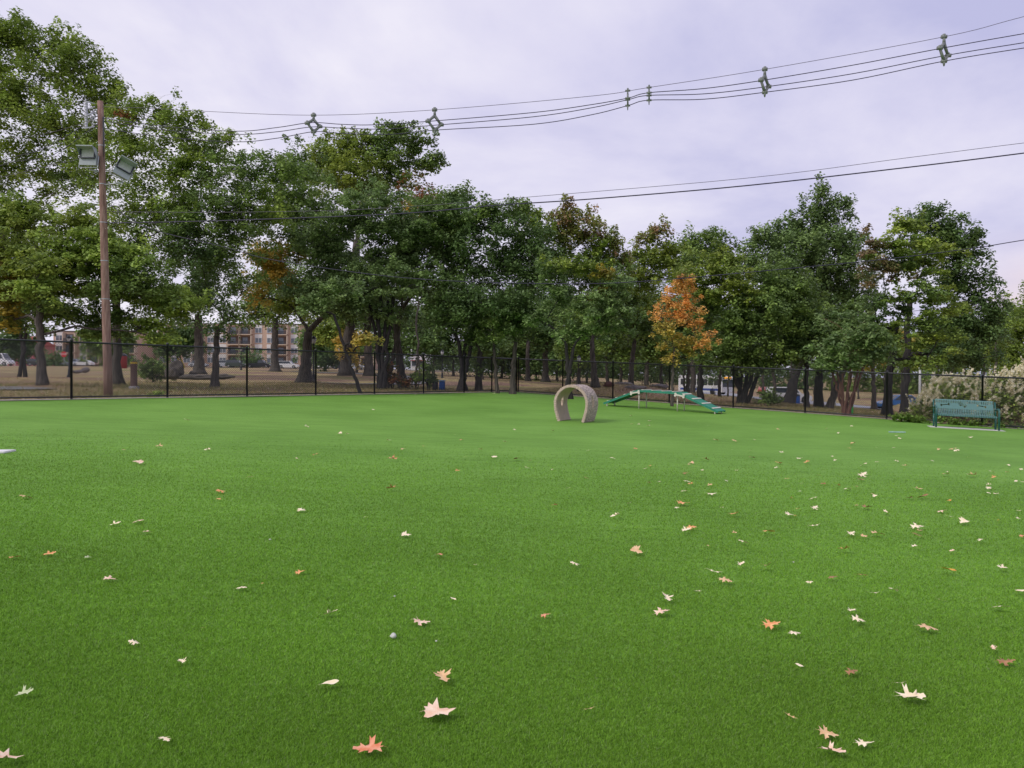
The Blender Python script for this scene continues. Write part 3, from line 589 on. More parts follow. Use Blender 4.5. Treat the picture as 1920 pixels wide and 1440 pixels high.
# ------------------------------------------------------------------ flowering bushes (knotweed)
PAL['flower'] = [lin(.88,.82,.60), lin(.80,.72,.48), lin(.92,.89,.76)]
PAL['under'] = [lin(.16,.26,.04), lin(.22,.34,.06), lin(.10,.18,.03)]
def knot(label, px, Y, lobes, seed):
    rg = np.random.default_rng(seed); base = gp(px, Y); o = empty('flowering_bush', base, label, 'bush', 'white flowering bushes behind the right fence')
    sc = Y/F; LV = []; LC = []; FV = []; FC = []; st = MB()
    for cx, cy, rx, ry in lobes:
        c = at(cx, cy, Y+rg.uniform(-.3, .3)); Rx, Rz = rx*sc, ry*sc; Ry = .75*max(Rx, .6)
        K = int(330*Rx*Rz)+20
        u = rg.normal(0, 1, (K, 3)); u /= np.linalg.norm(u, axis=1, keepdims=True); u *= rg.random((K, 1))**.35
        C_ = c+u*np.array([Rx, Ry, Rz]); C_ = C_[C_[:, 2] > ground(C_[:, 0], C_[:, 1])]
        v, col = leaves_at(C_-base, .16, 9, .1, PAL['bright'], rg, .7, .1); LV.append(v); LC.append(col)
        top = C_[(u[:len(C_), 2] > -.15) & (np.linalg.norm(u[:len(C_)], axis=1) > .72)]
        top = top[rg.random(len(top)) < .82]
        if len(top):
            # drooping flower sprays: short chains of tiny petals
            nS = 34; N = len(top)*nS; cc = np.repeat(top, nS, 0); t = rg.random((N, 1))
            dirn = rg.normal(0, .5, (len(top), 3)); dirn[:, 2] += 1.0; dirn[:, 1] -= .5; dirn = np.repeat(dirn, nS, 0)
            p = cc+np.array([0, -.10, .10])+dirn*t*.22+rg.normal(0, .022, (N, 3)); a = rg.normal(0, 1, (N, 3)); a /= np.linalg.norm(a, axis=1, keepdims=True)
            b = np.cross(a, rg.normal(0, 1, (N, 3))); b /= np.linalg.norm(b, axis=1, keepdims=True); s = .028
            FV.append((np.stack([p-a*s, p-b*s, p+a*s, p+b*s], 1).reshape(-1, 3))-base)
            pc = np.array(PAL['flower']); FC.append(pc[rg.integers(0, 3, N)]*rg.uniform(.85, 1.1, (N, 1)))
        for q in C_[::14]:
            g = np.array([q[0]*.3+base[0]*.7+rg.uniform(-.4, .4), q[1], gz(q[0], q[1])]); st.tube([p-base for p in bez(g, q, 4)], [.012, .011, .009, .006, .004], 4, cap=False)
    LV = np.concatenate(LV); mesh_np('leaves', LV, np.arange(len(LV)).reshape(-1, 4), FOL, o, tint=np.concatenate(LC))
    FV = np.concatenate(FV); mesh_np('blossom', FV, np.arange(len(FV)).reshape(-1, 4), FOL, o, tint=np.concatenate(FC))
    st.build('stems', BARKR, o)
knot('cream flowering bush sloping down to the left behind the bench', 1775, 28.2, [(1735,765,28,24),(1765,745,36,34),(1800,740,40,36),(1820,770,50,34),(1715,780,14,14)], 1)
knot('tallest cream flowering bush at the right margin', 1900, 28.6, [(1870,745,40,40),(1905,742,44,42),(1880,775,50,30),(1950,730,50,56),(1905,712,28,14)], 2)
rgk = np.random.default_rng(5)
for i, (px, py, rx, ry, Y, pal_, lb) in enumerate([(1690,782,14,5,26.3,'under','pale green weeds at the left foot of the flowering bush'),(1715,786,12,6,26.2,'under','pale weeds left of the bench leg behind the fence'),(1790,792,26,8,25.9,'under','bright low weeds seen under the bench seat'),(1830,796,24,8,25.7,'under','bright low weeds under the right half of the bench'),(1880,800,26,8,25.3,'under','bright low weeds right of the bench'),(1925,802,24,9,25.0,'under','bright low weeds at the right margin behind the fence')]):
    c = at(px, py, Y); base = gp(px, Y); o = empty('weed_clump', base, lb, 'weeds', 'low weeds behind the right fence')
    K = 70; u = rgk.normal(0, .5, (K, 3)); C_ = c+u*np.array([rx*Y/F, .35, ry*Y/F]); v, col = leaves_at(C_-base, .09, 8, .085, PAL[pal_], rgk, .7)
    mesh_np('leaves', v, np.arange(len(v)).reshape(-1, 4), FOL, o, tint=col)
    st = MB()
    st.tube([(0, 0, -.05), (0, 0, .06)], .02, 5)
    for q in C_[::6]: st.tube([(0, 0, 0), (q-base)*np.array([.6, .6, .4]), q-base], .004, 3, cap=False)
    st.build('stems', BARKR, o)
# ------------------------------------------------------------------ litter and grass beyond the fence (uncountable)
def litter(name, n, lab, cols, size, ymax, up, cat, seed, lo=.3, stand=False):
    rg = np.random.default_rng(seed)
    s = lo+rg.random(n)**1.7*ymax; along = rg.uniform(-1, 1, n)*40
    left = along < 0
    bx = np.where(left, CN[0]+dL[0]*-along+nL[0]*s, CN[0]+dR[0]*along+nR[0]*s); by = np.where(left, CN[1]+dL[1]*-along+nL[1]*s, CN[1]+dR[1]*along+nR[1]*s)
    bz = ground(bx, by)+up
    P = np.stack([bx, by, bz], 1)
    if stand:
        a = rg.uniform(0, 6.28, n); w = size*.12; h = size*rg.uniform(.5, 1.2, n)
        dx, dy = np.cos(a)*w, np.sin(a)*w; ln = rg.normal(0, .4, (n, 2))*h[:, None]
        V = np.stack([P+np.stack([-dx, -dy, 0*dx-.01], 1), P+np.stack([dx, dy, 0*dx-.01], 1), P+np.stack([dx*.3+ln[:, 0], dy*.3+ln[:, 1], h], 1), P+np.stack([-dx*.3+ln[:, 0], -dy*.3+ln[:, 1], h], 1)], 1).reshape(-1, 3)
    else:
        nr = rg.normal(0, .35, (n, 3)); nr[:, 2] = 1; nr /= np.linalg.norm(nr, axis=1, keepdims=True)
        t = rg.normal(0, 1, (n, 3)); t -= (t*nr).sum(1)[:, None]*nr; t /= np.linalg.norm(t, axis=1, keepdims=True); b = np.cross(nr, t)
        l = (size*rg.uniform(.5, 1.4, n))[:, None]
        V = np.stack([P-t*l, P+b*l*.55, P+t*l, P-b*l*.55], 1).reshape(-1, 3)
    c = np.array(cols)[rg.integers(0, len(cols), n)]*rg.uniform(.75, 1.2, (n, 1))
    o = mesh_np(name, V, np.arange(4*n).reshape(-1, 4), FOL, None, tint=c)
    return tag(o, lab, cat, kind='stuff')
litter('leaf_litter', 26000, 'brown and tan dry leaves scattered over the ground beyond the fence', [(.35,.24,.14),(.45,.34,.22),(.25,.13,.07),(.6,.5,.36),(.4,.3,.12)], .055, 26, .02, 'leaf litter', 3)
litter('dry_grass', 60000, 'short dry tan and green grass beyond the fence', [(.36,.30,.12),(.28,.25,.09),(.18,.22,.06),(.42,.36,.18)], .09, 16, 0, 'grass', 4, lo=.1, stand=True)
def far_wood():
    rg = np.random.default_rng(77); V = []; C = []
    for px in np.arange(-350, 2400, 7.0):
        Y = 290+25*math.sin(px*.01)+rg.uniform(-12, 12)
        if 80 < px < 600: Y += 40
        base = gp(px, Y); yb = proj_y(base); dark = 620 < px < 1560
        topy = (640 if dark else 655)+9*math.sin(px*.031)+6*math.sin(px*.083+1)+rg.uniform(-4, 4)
        K = int((yb-topy)/7*1.4)+3
        for k in range(K):
            c = at(px+rg.uniform(-6, 6), topy+(yb-topy)*rg.random()**.9, Y+rg.uniform(-6, 6))
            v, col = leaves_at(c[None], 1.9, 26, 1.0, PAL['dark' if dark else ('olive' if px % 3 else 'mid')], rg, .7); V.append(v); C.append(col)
    V = np.concatenate(V); o = mesh_np('far_woodland', V, np.arange(len(V)).reshape(-1, 4), FOL, None, tint=np.concatenate(C)); tag(o, 'hazy far off wood closing the horizon beyond the park and field', 'wood', kind='stuff')
def proj_y(p):
    d = np.array(p)-CAM; return 720-F*float(d@Uv)/float(d@Fv)
far_wood()
# ------------------------------------------------------------------ paths, street, road
asphalt = mat('asphalt', (.10, .10, .105), .9, var=.2, scale=4, bump=.3)
pathm = mat('park_path', (.22, .215, .22), .9, var=.15, scale=5, bump=.3)
pale = mat('pale_path', (.36, .34, .32), .9, var=.12, scale=5)
strip('path', resample(smooth_line([gp(-200, 54), gp(60, 56), gp(240, 60)]), 2), 1.6, pale, .05)
strip('path', resample(smooth_line([gp(560, 46), gp(660, 44), gp(740, 46), gp(790, 60), gp(760, 84), gp(640, 100), gp(500, 110)]), 1.5), 2.6, pathm, .05)
strip('path', resample(smooth_line([gp(-100, 27.5), gp(10, 27), gp(60, 28.2)]), 1), 2.2, pathm, .04)
strip('street', resample([gp(-500, 192), gp(960, 188)], 6), 12, asphalt, .06)
strip('pavement', resample([gp(-500, 204), gp(960, 200)], 6), 5, mat('pavement_concrete', (.4, .38, .36), .9), .12)
roadpts = smooth_line([gp(2050, 62), gp(1760, 76), gp(1600, 82), gp(1480, 98), gp(1400, 130), gp(1330, 190), gp(1300, 280)])
strip('road', resample(roadpts, 2), 8.5, mat('road_concrete', (.34, .34, .37), .85, var=.1, scale=2), .08)
# ------------------------------------------------------------------ cars
tyre = mat('tyre_rubber', (.02, .02, .02), .8); rimm = mat('wheel_rim', (.35, .35, .36), .35, .8)
glassm = mat('car_window_glass', (.03, .04, .05), .06, 0, var=.1, spec=.8)
redl = mat('tail_light_red', (.5, .02, .02), .3); headl = mat('headlight_clear', (.8, .8, .78), .2)
def car(label, px, Y, ang, col, kind='car', cname='parked_car', off=0.0, group='cars parked along the street', cat='car', cmat=None):
    p = gp(px, Y); o = empty(cname, (p[0], p[1], p[2]+.08+off), label, cat, group, rz=ang)
    cm = mat('car_paint_'+cmat, col, .3, .0, var=.04, spec=.6)
    L_ = {'car': 4.5, 'suv': 4.7, 'van': 5.6, 'pickup': 5.7, 'hatch': 4.1}[kind]; W = 1.8 if kind != 'van' else 2.0
    h = {'car': 1.45, 'suv': 1.72, 'van': 2.4, 'pickup': 1.85, 'hatch': 1.5}[kind]; x0 = -L_/2; x1 = L_/2
    b = MB(); belt = {'van': 1.25, 'pickup': 1.1, 'suv': 1.05}.get(kind, .9)
    body = [(x0, .35), (x0+.03, .62), (x0+.05, belt-.06), (x0+.35, belt), (x1-1.3, belt), (x1-.25, belt-.2), (x1, .62), (x1, .35), (x1-.3, .22), (x0+.3, .22)]
    b.prism(body, -W/2, W/2)
    cab = {'car': [(x0+.55, belt), (x0+1.2, h), (x1-2.0, h), (x1-1.15, belt)], 'hatch': [(x0+.1, belt), (x0+.4, h), (x1-1.8, h), (x1-1.0, belt)],
           'suv': [(x0+.08, belt), (x0+.3, h), (x1-1.9, h), (x1-1.25, belt)], 'van': [(x0+.04, belt), (x0+.08, h), (x1-1.5, h), (x1-.75, belt)],
           'pickup': [(x1-3.1, belt), (x1-2.9, h), (x1-1.9, h), (x1-1.25, belt)]}[kind]
    k = .12
    V = [(x, -W/2+(.03 if z < h else k), z) for x, z in cab]+[(x, W/2-(.03 if z < h else k), z) for x, z in cab]
    b.add(V, [(0, 1, 2, 3), (7, 6, 5, 4), (0, 4, 5, 1), (1, 5, 6, 2), (2, 6, 7, 3)])
    b.build('body', cm, o, bevel=.04)
    def inset(t, z0=.1, z1=.88):
        lo = cab[0], cab[3]; hi = cab[1], cab[2]
        def P(u, w): 
            xl = lo[0][0]+(hi[0][0]-lo[0][0])*w; xr = lo[1][0]+(hi[1][0]-lo[1][0])*w
            return (xl+(xr-xl)*u, belt+(h-belt)*w)
        return [P(.06, z0), P(.06, z1), P(.94, z1), P(.94, z0)]
    for s in (-1, 1):
        w = MB(); q = inset(0)
        w.add([(x, s*(W/2-.03-(k-.03)*((z-belt)/(h-belt))+.012), z) for x, z in q], [(0, 1, 2, 3)])
        w.build('side_window', glassm, o)
    w = MB(); f = cab[3]; g = cab[2]
    w.add([(f[0]+.012-(f[0]-g[0])*.08, s*(W/2-.14), belt+(h-belt)*.08) for s in (-1, 1)]+[(f[0]+.012-(f[0]-g[0])*.92, s*(W/2-.2), belt+(h-belt)*.92) for s in (1, -1)], [(0, 1, 2, 3)])
    w.build('windscreen', glassm, o)
    for sx in (x0+.85, x1-.9):
        for sy in (-W/2+.08, W/2-.08):
            wm = MB(); R = .34 if kind in ('car', 'hatch') else .38
            wm.tube([(sx, sy-.11, R), (sx, sy+.11, R)], R, 16); wo = wm.build('wheel', tyre, o)
            rm = MB(); s2 = 1 if sy > 0 else -1; rm.tube([(sx, sy+s2*.10, R), (sx, sy+s2*.125, R)], R*.6, 12); rm.build('rim', rimm, wo)
    for s in (-1, 1):
        MB().box((x1-.04, s*(W/2-.28), .68), (.1, .36, .14)).build('headlight', headl, o)
        MB().box((x0+.03, s*(W/2-.2), .74), (.08, .26, .2)).build('tail_light', redl, o)
    return o
WH, GR, DK, SV, BL = (.75, .75, .76), (.16, .17, .18), (.025, .027, .03), (.42, .44, .46), (.03, .16, .42)
car('white van cut by the left edge of the photo', -4, 150, 0, WH, 'van', cmat='white', cname='white_van', cat='van')
car('black suv parked behind the two thin trunks at left', 72, 186, 0, DK, 'suv', cmat='black')
car('dark saloon parked left of the stop sign', 98, 186, 0, GR, 'car', cmat='grey')
car('silver blue car parked right of the stop sign', 141, 186, 0, (.3, .36, .46), 'suv', cmat='blue_grey')
car('white low car beside the rocks near the utility pole', 156, 170, math.pi, WH, 'car', cmat='white')
car('grey car half hidden right of the round bush', 372, 186, 0, SV, 'car', cmat='silver')
car('silver car partly hidden by the forked tree', 424, 186, 0, SV, 'suv', cmat='silver')
car('dark green suv parked right of the forked tree', 443, 180, 0, (.05, .07, .06), 'suv', cmat='dark_green')
car('black and white pickup parked under the balconies', 486, 186, 0, DK, 'pickup', cmat='black', cname='parked_pickup', cat='pickup')
car('white suv parked between the stout and the flared trunks', 541, 178, 0, WH, 'suv', cmat='white')
car('white hatchback parked just right of the black lamp post', 604, 178, 0, WH, 'hatch', cmat='white')
car('dark car behind the small far lamp post', 640, 186, 0, DK, 'car', cmat='black')
car('grey car seen left of the thick grey trunk', 665, 186, 0, SV, 'suv', cmat='silver')
car('white car glimpsed under the trees above the bins', 905, 190, 0, WH, 'car', cmat='white')
car('white car on the right hidden by the brown mound', 1478, 84, math.radians(8), WH, 'suv', cmat='white', off=-.0, group='cars on the lower road', cname='white_car')
car('bright blue car half hidden by a trunk and a brown mound', 1684, 78, math.radians(185), BL, 'car', cmat='blue', off=0, group='cars on the lower road', cname='blue_car')
car('small dark red car far along the road', 1432, 190, math.radians(60), (.35, .02, .02), 'suv', cmat='red', group='cars on the lower road', cname='far_car')
# bus
def bus():
    p = gp(1322, 128); o = empty('city_bus', (p[0], p[1], p[2]+.1), 'white city bus with blue stripe and lit amber sign behind the trees', 'bus', None, rz=math.radians(-62))
    wb = mat('bus_white_paint', (.72, .72, .74), .35); L_ = 10.5
    m = MB(); m.prism([(-L_/2, .4), (-L_/2, 2.9), (-L_/2+.2, 3.05), (L_/2-.3, 3.05), (L_/2, 2.8), (L_/2+.08, 1.2), (L_/2+.05, .4)], -1.25, 1.25); m.build('body', wb, o)
    for k in range(7):
        for s in (-1, 1): MB().box((-L_/2+1.2+k*1.35, s*1.255, 2.0), (1.2, .02, 1.0)).build('window', glassm, o)
    MB().box((L_/2+.07, 0, 1.85), (.05, 2.2, 1.2)).build('windscreen', glassm, o)
    a = bpy.data.materials.new('amber_sign'); N, L = nodes(a); N['Principled BSDF'].inputs['Emission Color'].default_value = (1, .45, .05, 1); N['Principled BSDF'].inputs['Emission Strength'].default_value = 1.2; N['Principled BSDF'].inputs['Base Color'].default_value = (.6, .25, .02, 1)
    MB().box((L_/2+.02, 0, 2.72), (.1, 1.5, .3)).build('destination_sign', a, o)
    for s in (-1, 1): MB().box((0, s*1.26, .8), (L_*.9, .02, .35)).build('stripe', mat('bus_blue', (.04, .08, .35), .4), o)
    for s in (-1, 1):
        MB().box((L_/2+.06, s*.95, .75), (.08, .3, .2)).build('headlight', headl, o)
        for x in (-L_/2+2.4, L_/2-2.2): MB().tube([(x, s*1.0, .5), (x, s*1.27, .5)], .5, 16).build('wheel', tyre, o)
bus()
# ------------------------------------------------------------------ buildings
brick = mat('tan_brick', (.50, .35, .26), .9, var=.12, scale=3); white = mat('white_panel', (.62, .60, .58), .8, var=.06)
dkrail = mat('charcoal_railing', (.04, .045, .055), .5); recess_shade = mat('painted_recess_shade', (.16, .11, .09), .9); slabm = mat('cream_concrete', (.55, .44, .34), .85)
winm = mat('window_glass', (.10, .12, .14), .08, spec=.8); framew = mat('white_window_frame', (.7, .7, .7), .5); roofm = mat('roof_felt', (.12, .11, .11), .9)
def apartment(label, pxl, pxr, Y, floors, bays, fh=2.95):
    a = gp(pxl, Y); b = gp(pxr, Y); W = b[0]-a[0]; z = min(a[2], b[2])
    o = empty('apartment_building', (a[0], Y, z), label, 'apartment building', 'tan brick apartment blocks')
    D = 14; H = floors*fh+1
    MB().box((W/2, D/2+1.6, H/2-.5), (W, D, H+1)).build('wall', brick, o)
    MB().box((W/2, D/2+1.6, H+.12), (W+.5, D+.5, .22)).build('roof', roofm, o)
    nb = len(bays); bw = W/nb
    for i, t in enumerate(bays):
        x = (i+.5)*bw
        for f in range(floors):
            zc = .9+f*fh
            if t == 'w':
                wn = MB().box((x, 1.57, zc+1.25), (1.9, .06, 1.4)).build('window', winm, o)
                fr = MB()
                for dx in (-.98, 0, .98): fr.box((x+dx, 1.52, zc+1.25), (.08, .1, 1.5))
                for dz in (-.73, .73): fr.box((x, 1.517, zc+1.25+dz), (2.04, .1, .08))
                fr.build('frame', framew, wn)
                MB().box((x, 1.56, zc+2.55), (bw*.62, .08, 1.0)).build('white_panel', white, o)
            elif t == 'b':
                MB().box((x, .85, zc-.02), (bw*.94, 1.55, .22)).build('balcony_slab', slabm, o)
                MB().box((x, 1.57, zc+1.3), (bw*.9, .05, 2.3)).build('balcony_shade_panel', recess_shade, o)  # flat panel on the wall; its dark colour paints the balcony recess shade
                MB().box((x-.5, 1.53, zc+1.15), (1.7, .04, 1.9)).build('balcony_door', winm, o)
                r = MB(); x0 = x-bw*.46; x1 = x+bw*.46
                r.box((x, .12, zc+1.05), (bw*.92, .05, .06)); r.box((x, .12, zc+.2), (bw*.92, .05, .05))
                n = int(bw*.92/.16)
                for k in range(n+1): r.box((x0+(x1-x0)*k/n, .12, zc+.62), (.07, .035, .82))
                r.build('railing', dkrail, o)
                for xx in (x-bw*.49, x+bw*.49): MB().box((xx, .85, zc+1.37), (.22, 1.5, 2.56)).build('fin_wall', slabm, o)
    return o
apartment('left tan brick apartment block behind the utility pole', 94, 252, 215, 3, 'wbwbwwb')
apartment('tan brick apartment block with charcoal balconies right of the utility pole', 290, 560, 225, 4, 'wwwbwwbbwwbw')
apartment('far tan apartment block end seen right of the stout trunk', 575, 700, 235, 3, 'wbwwb')
def house(label, pxl, pxr, Y, wallm, h=6.5):
    a = gp(pxl, Y); b = gp(pxr, Y); W = b[0]-a[0]
    o = empty('red_house', (a[0], Y, a[2]), label, 'house')
    MB().box((W/2, 5, h/2-.5), (W, 10, h+1)).build('wall', wallm, o)
    r = MB(); r.add([(-.4, -.4, h), (W+.4, -.4, h), (W+.4, 10.4, h), (-.4, 10.4, h), (W*.25, 5, h+2.6), (W*.75, 5, h+2.6)], [(0, 1, 5, 4), (1, 2, 5), (2, 3, 4, 5), (3, 0, 4), (0, 3, 2, 1)]); r.build('roof', mat('red_roof_shingle', (.35, .09, .07), .9), o)
    for f in range(2):
        for k in range(3):
            x = W*(.2+.3*k); wn = MB().box((x, -.03, 1.9+f*2.9), (1.2, .06, 1.5)).build('window', winm, o)
            fr = MB()
            for dx in (-.62, .62): fr.box((x+dx, -.05, 1.9+f*2.9), (.12, .12, 1.62))
            for dz in (-.78, .78): fr.box((x, -.053, 1.9+f*2.9+dz), (1.36, .12, .12))
            fr.build('frame', framew, wn)
    MB().box((W*.5, -1.2, 2.6), (W*.9, 2.4, .2)).build('porch_roof', mat('red_roof_shingle', (.35, .09, .07), .9), o)
    for x in (.1, .5, .9): MB().box((W*x, -2.2, 1.25), (.18, .18, 2.5)).build('porch_post', framew, o)
house('pinkish red house behind the parked white van', 14, 62, 205, mat('pink_red_siding', (.58, .20, .20), .8, var=.1), 5.6)
house('white sided building glimpsed through the trees above the bins', 770, 800, 205, mat('white_siding', (.75, .75, .75), .8, var=.04), 7)
# ------------------------------------------------------------------ utility pole, floodlights, wires
PY = 24.6; pb = gp(203, PY); ptop = at(188, 190, PY)
polem = bark('pole_wood', (.19, .105, .082), (.34, .22, .175)); galv = mat('galvanised_steel', (.40, .43, .44), .45, .5, var=.15)
po = empty('utility_pole', pb, 'tall reddish brown wooden utility pole behind the left fence', 'utility pole')
n = 12; MB().tube([pb*0+(ptop-pb)*(i/n)+np.array([0, 0, -.1 if i == 0 else 0]) for i in range(n+1)], list(np.linspace(.137, .088, n+1)), 14).build('shaft', polem, po)
hd = MB()
for k in range(9):
    a = (ptop-pb)+np.array([-.10, -.12, -.12-.09*k]); hd.tube([a, a+np.array([-.25-.1*random.random(), random.uniform(-.2, .2), random.uniform(-.25, .2)])], .02, 6); hd.lathe([(0, -.07), (.045, -.05), (.05, 0), (.045, .05), (0, .07)], a+np.array([-.28, 0, 0]), 8)
hd.build('insulator', mat('grey_insulator', (.45, .45, .5), .4), po)
MB().tube([(ptop-pb)+np.array([.11, -.03, -.5]), (ptop-pb)+np.array([.12, -.03, -2.0])], .025, 6).build('conduit', dkrail, po)
for k in range(5):
    q = (ptop-pb)*(.33+.13*k); MB().lathe([(.124-.006*k, -.012), (.124-.006*k, .012)], q, 14).build('band', galv, po)
def flood(label, px, py, rz, rx, side):
    c = at(px, py, PY-.25); o = empty('floodlight', c, label, 'floodlight', 'floodlights on the utility pole', rz=rz)
    hs = mat('grey_lamp_housing', (.33, .37, .37), .5, var=.08)
    R = Matrix.Rotation(rx, 4, 'X')
    R = Matrix.Rotation(rad(24) if side > 0 else 0, 4, 'Y') @ R
    def fin(ob): ob.matrix_local = R; return ob
    b = MB(); w, h, d = .50, .55, .18
    b.add([(-w/2, -d*.3, -h/2), (w/2, -d*.3, -h/2), (w/2, -d*.3, h/2-.06), (-w/2, -d*.3, h/2-.06), (-w/2+.05, d, -h/2+.08), (w/2-.05, d, -h/2+.08), (w/2-.05, d, h/2-.16), (-w/2+.05, d, h/2-.16)], [(0, 1, 2, 3), (7, 6, 5, 4), (0, 4, 5, 1), (1, 5, 6, 2), (2, 6, 7, 3), (3, 7, 4, 0)])
    fin(b.build('housing', hs, o))
    v = MB(); v.box((0, -.2, h/2-.04), (w, .32, .03)); v.add([(s*w/2, y, z) for s in (-1,) for y, z in ((-.06, h/2-.04), (-.36, h/2-.04), (-.06, -.02))], [(0, 1, 2)]); v.add([(w/2, y, z) for y, z in ((-.06, h/2-.04), (-.36, h/2-.04), (-.06, -.02))], [(0, 1, 2)]); fin(v.build('visor', hs, o))
    MB_ = MB().box((0, -.075, .10), (w*.8, .03, .28)); fin(MB_.build('lens', mat('lamp_lens', (.42, .46, .40), .25, var=.1), o))
    fr = MB(); 
    for s in (-1, 1): fr.box((s*w*.42, -.09, .10), (.03, .05, .34))
    for s in (-1, 1): fr.box((0, -.088, .10+s*.155), (w*.87, .05, .03))
    fin(fr.build('lens_frame', dkrail, o))
    y = MB(); y.tube([(-w/2-.03, .02, .05), (-w/2-.04, .0, -h/2-.06), (w/2+.04, 0, -h/2-.06), (w/2+.03, .02, .05)], .015, 6); fin(y.build('yoke', galv, o))
    Rw = Matrix.Rotation(rz, 3, 'Z')
    tgt = (pb+(ptop-pb)*((c[2]-.42-pb[2])/(ptop[2]-pb[2])))-c; tgt = Rw.inverted() @ Vector(tgt)
    MB().tube([(0, .02, -.38), tuple(tgt)], .028, 8).build('bracket', galv, o)
flood('left grey floodlight facing the camera on the utility pole', 167, 295, 0.05, rad(-8), -1)
flood('right grey floodlight tilted down to the right on the utility pole', 231, 319, rad(38), rad(-16), 1)
# wire plane
WA = ptop[:2]; WBp = at(1920, 400, 20)[:2]; wd = unit2(WBp-WA); wn = np.array([-wd[1], wd[0]])
def wp(px, py, off=0.0):
    r = ray(px, py); A2 = WA+wn*off
    M_ = np.array([[r[0], -wd[0]], [r[1], -wd[1]]]); t, s = np.linalg.solve(M_, A2); return CAM+r*t
def cat_line(pts, off, n=6):
    P = [wp(x, y, off) for x, y in pts]; out = []
    for i in range(len(P)-1):
        p0 = P[max(i-1, 0)]; p1 = P[i]; p2 = P[i+1]; p3 = P[min(i+2, len(P)-1)]
        for k in range(n):
            t = k/n; out.append(.5*((2*p1)+(-p0+p2)*t+(2*p0-5*p1+4*p2-p3)*t*t+(-p0+3*p1-3*p2+p3)*t**3))
    return out+[P[-1]]
wirem = mat('purple_black_cable_jacket', (.035, .028, .06), .5); messm = mat('messenger_strand', (.12, .10, .14), .5, .3)
def cable(label, pts, r, off=0.0, m=None, name='overhead_cable', cat='cable', group='overhead cables'):
    P = cat_line(pts, off); o = MB().tube(P, r, 6).build(name, m or wirem); return tag(o, label, cat, group)
mess = [(188,200),(280,203),(370,208),(588,216),(815,206),(1110,180),(1217,164),(1434,130),(1770,69),(1920,31),(2200,-40)]
c1 = [(192,221),(300,236),(440,246),(520,239),(583,230),(640,233),(700,234),(810,227),(1000,211),(1110,196),(1177,184),(1215,174),(1320,166),(1434,150),(1600,122),(1768,90),(1920,63),(2200,15)]
c2 = [(192,226),(300,243),(440,252),(520,247),(585,238),(640,240),(720,242),(812,235),(1000,219),(1110,202),(1177,187),(1215,179),(1320,176),(1434,163),(1600,138),(1768,105),(1920,80),(2200,36)]
c3 = [(192,240),(300,256),(440,266),(520,259),(588,247),(640,250),(730,252),(815,244),(1000,233),(1110,215),(1177,198),(1215,188),(1320,186),(1434,173),(1600,150),(1768,115),(1920,90),(2200,48)]
cable('thin topmost messenger wire of the spacer cable bundle', mess, .007, 0, messm)
cable('upper conductor of the spacer cable bundle', c1, .011, -.13)
cable('middle conductor of the spacer cable bundle', c2, .011, .13)
cable('lowest conductor of the spacer cable bundle', c3, .011, 0)
cable('thick dark cable crossing the treetops to the right edge', [(200,418),(330,416),(500,411),(760,400),(930,385),(1110,373),(1400,348),(1700,314),(1920,287),(2200,250)], .017)
cable('thin wire just above the thick treetop cable', [(198,397),(420,398),(640,394),(800,385),(960,372),(1400,334),(1700,296),(1920,268),(2200,235)], .007, 0, messm)
cable('lowest sagging cable running in front of the tree crowns', [(200,380),(280,428),(420,463),(500,485),(640,507),(760,521),(900,529),(1070,532),(1200,528),(1400,511),(1650,487),(1820,466),(1920,450),(2200,405)], .012)
for i, (pts, lb) in enumerate([([(188,214),(90,275),(15,298),(-80,335)], 'upper black cable running left from the pole top'), ([(188,228),(100,290),(15,306),(-80,345)], 'lower black cable running left from the pole top'), ([(185,290),(130,302),(0,333),(-80,352)], 'pale thin wire sloping left below the floodlight'), ([(188,222),(60,255),(-80,258)], 'faint level wire running left from the pole')]):
    cable(lb, pts, .010 if i < 2 else .006, 0, wirem if i < 2 else messm)
spm = mat('grey_polymer_spacer', (.20, .215, .20), .5, var=.2)
def interp(pts, x): return wp(x, float(np.interp(x, [p[0] for p in pts], [p[1] for p in pts])), 0)
def spacer(label, px, tw, thin=False):
    def on(pts, off): return wp(px, float(np.interp(px, [p[0] for p in pts], [p[1] for p in pts])), off)
    m, a, b, c = on(mess, 0), on(c1, -.13), on(c2, .13), on(c3, 0)
    w2 = np.array([wd[0], wd[1], 0])
    o = empty('cable_spacer', m, label, 'cable spacer', 'spacers on the overhead cable bundle')
    f = MB(); mid = (a+b)/2+np.array([0, 0, .12]); r = .02 if thin else .034
    sh = w2*tw
    a = a-sh; b = b+sh
    mid = m*.55+((a+b)/2)*.45
    f.tube([m-m, mid-m], [r*.9, r*1.3], 7); f.tube([mid-m, a-m], [r*1.4, r], 7); f.tube([mid-m, b-m], [r*1.4, r], 7)
    f.tube([a-m, c-m], [r, r*1.3], 7); f.tube([b-m, c-m], [r, r*1.3], 7); f.tube([c-m, c-m+np.array([0, 0, -.13])], [r*1.4, r*.5], 7)
    fo = f.build('frame', spm, o)
    for q in (m, a, b, c):
        k = MB(); k.tube([q-m-w2*.07, q-m+w2*.07], r*1.5, 8); k.tube([q-m, q-m+np.array([0, 0, .07])], [r*1.5, r*1.2], 7)
        k.build('clamp', spm, o)
spacer('leftmost cable spacer above the yellowish treetop', 588, .2)
spacer('cable spacer over the ragged tallest treetop', 815, .2)
spacer('thin cable spacer left of the close pair in mid sky', 1177, 0, True)
spacer('thin cable spacer on the right of the close pair in mid sky', 1217, 0, True)
spacer('cable spacer in the sky above the pointed pin oak', 1434, .1)
spacer('rightmost and largest cable spacer near the top right corner', 1770, .1)
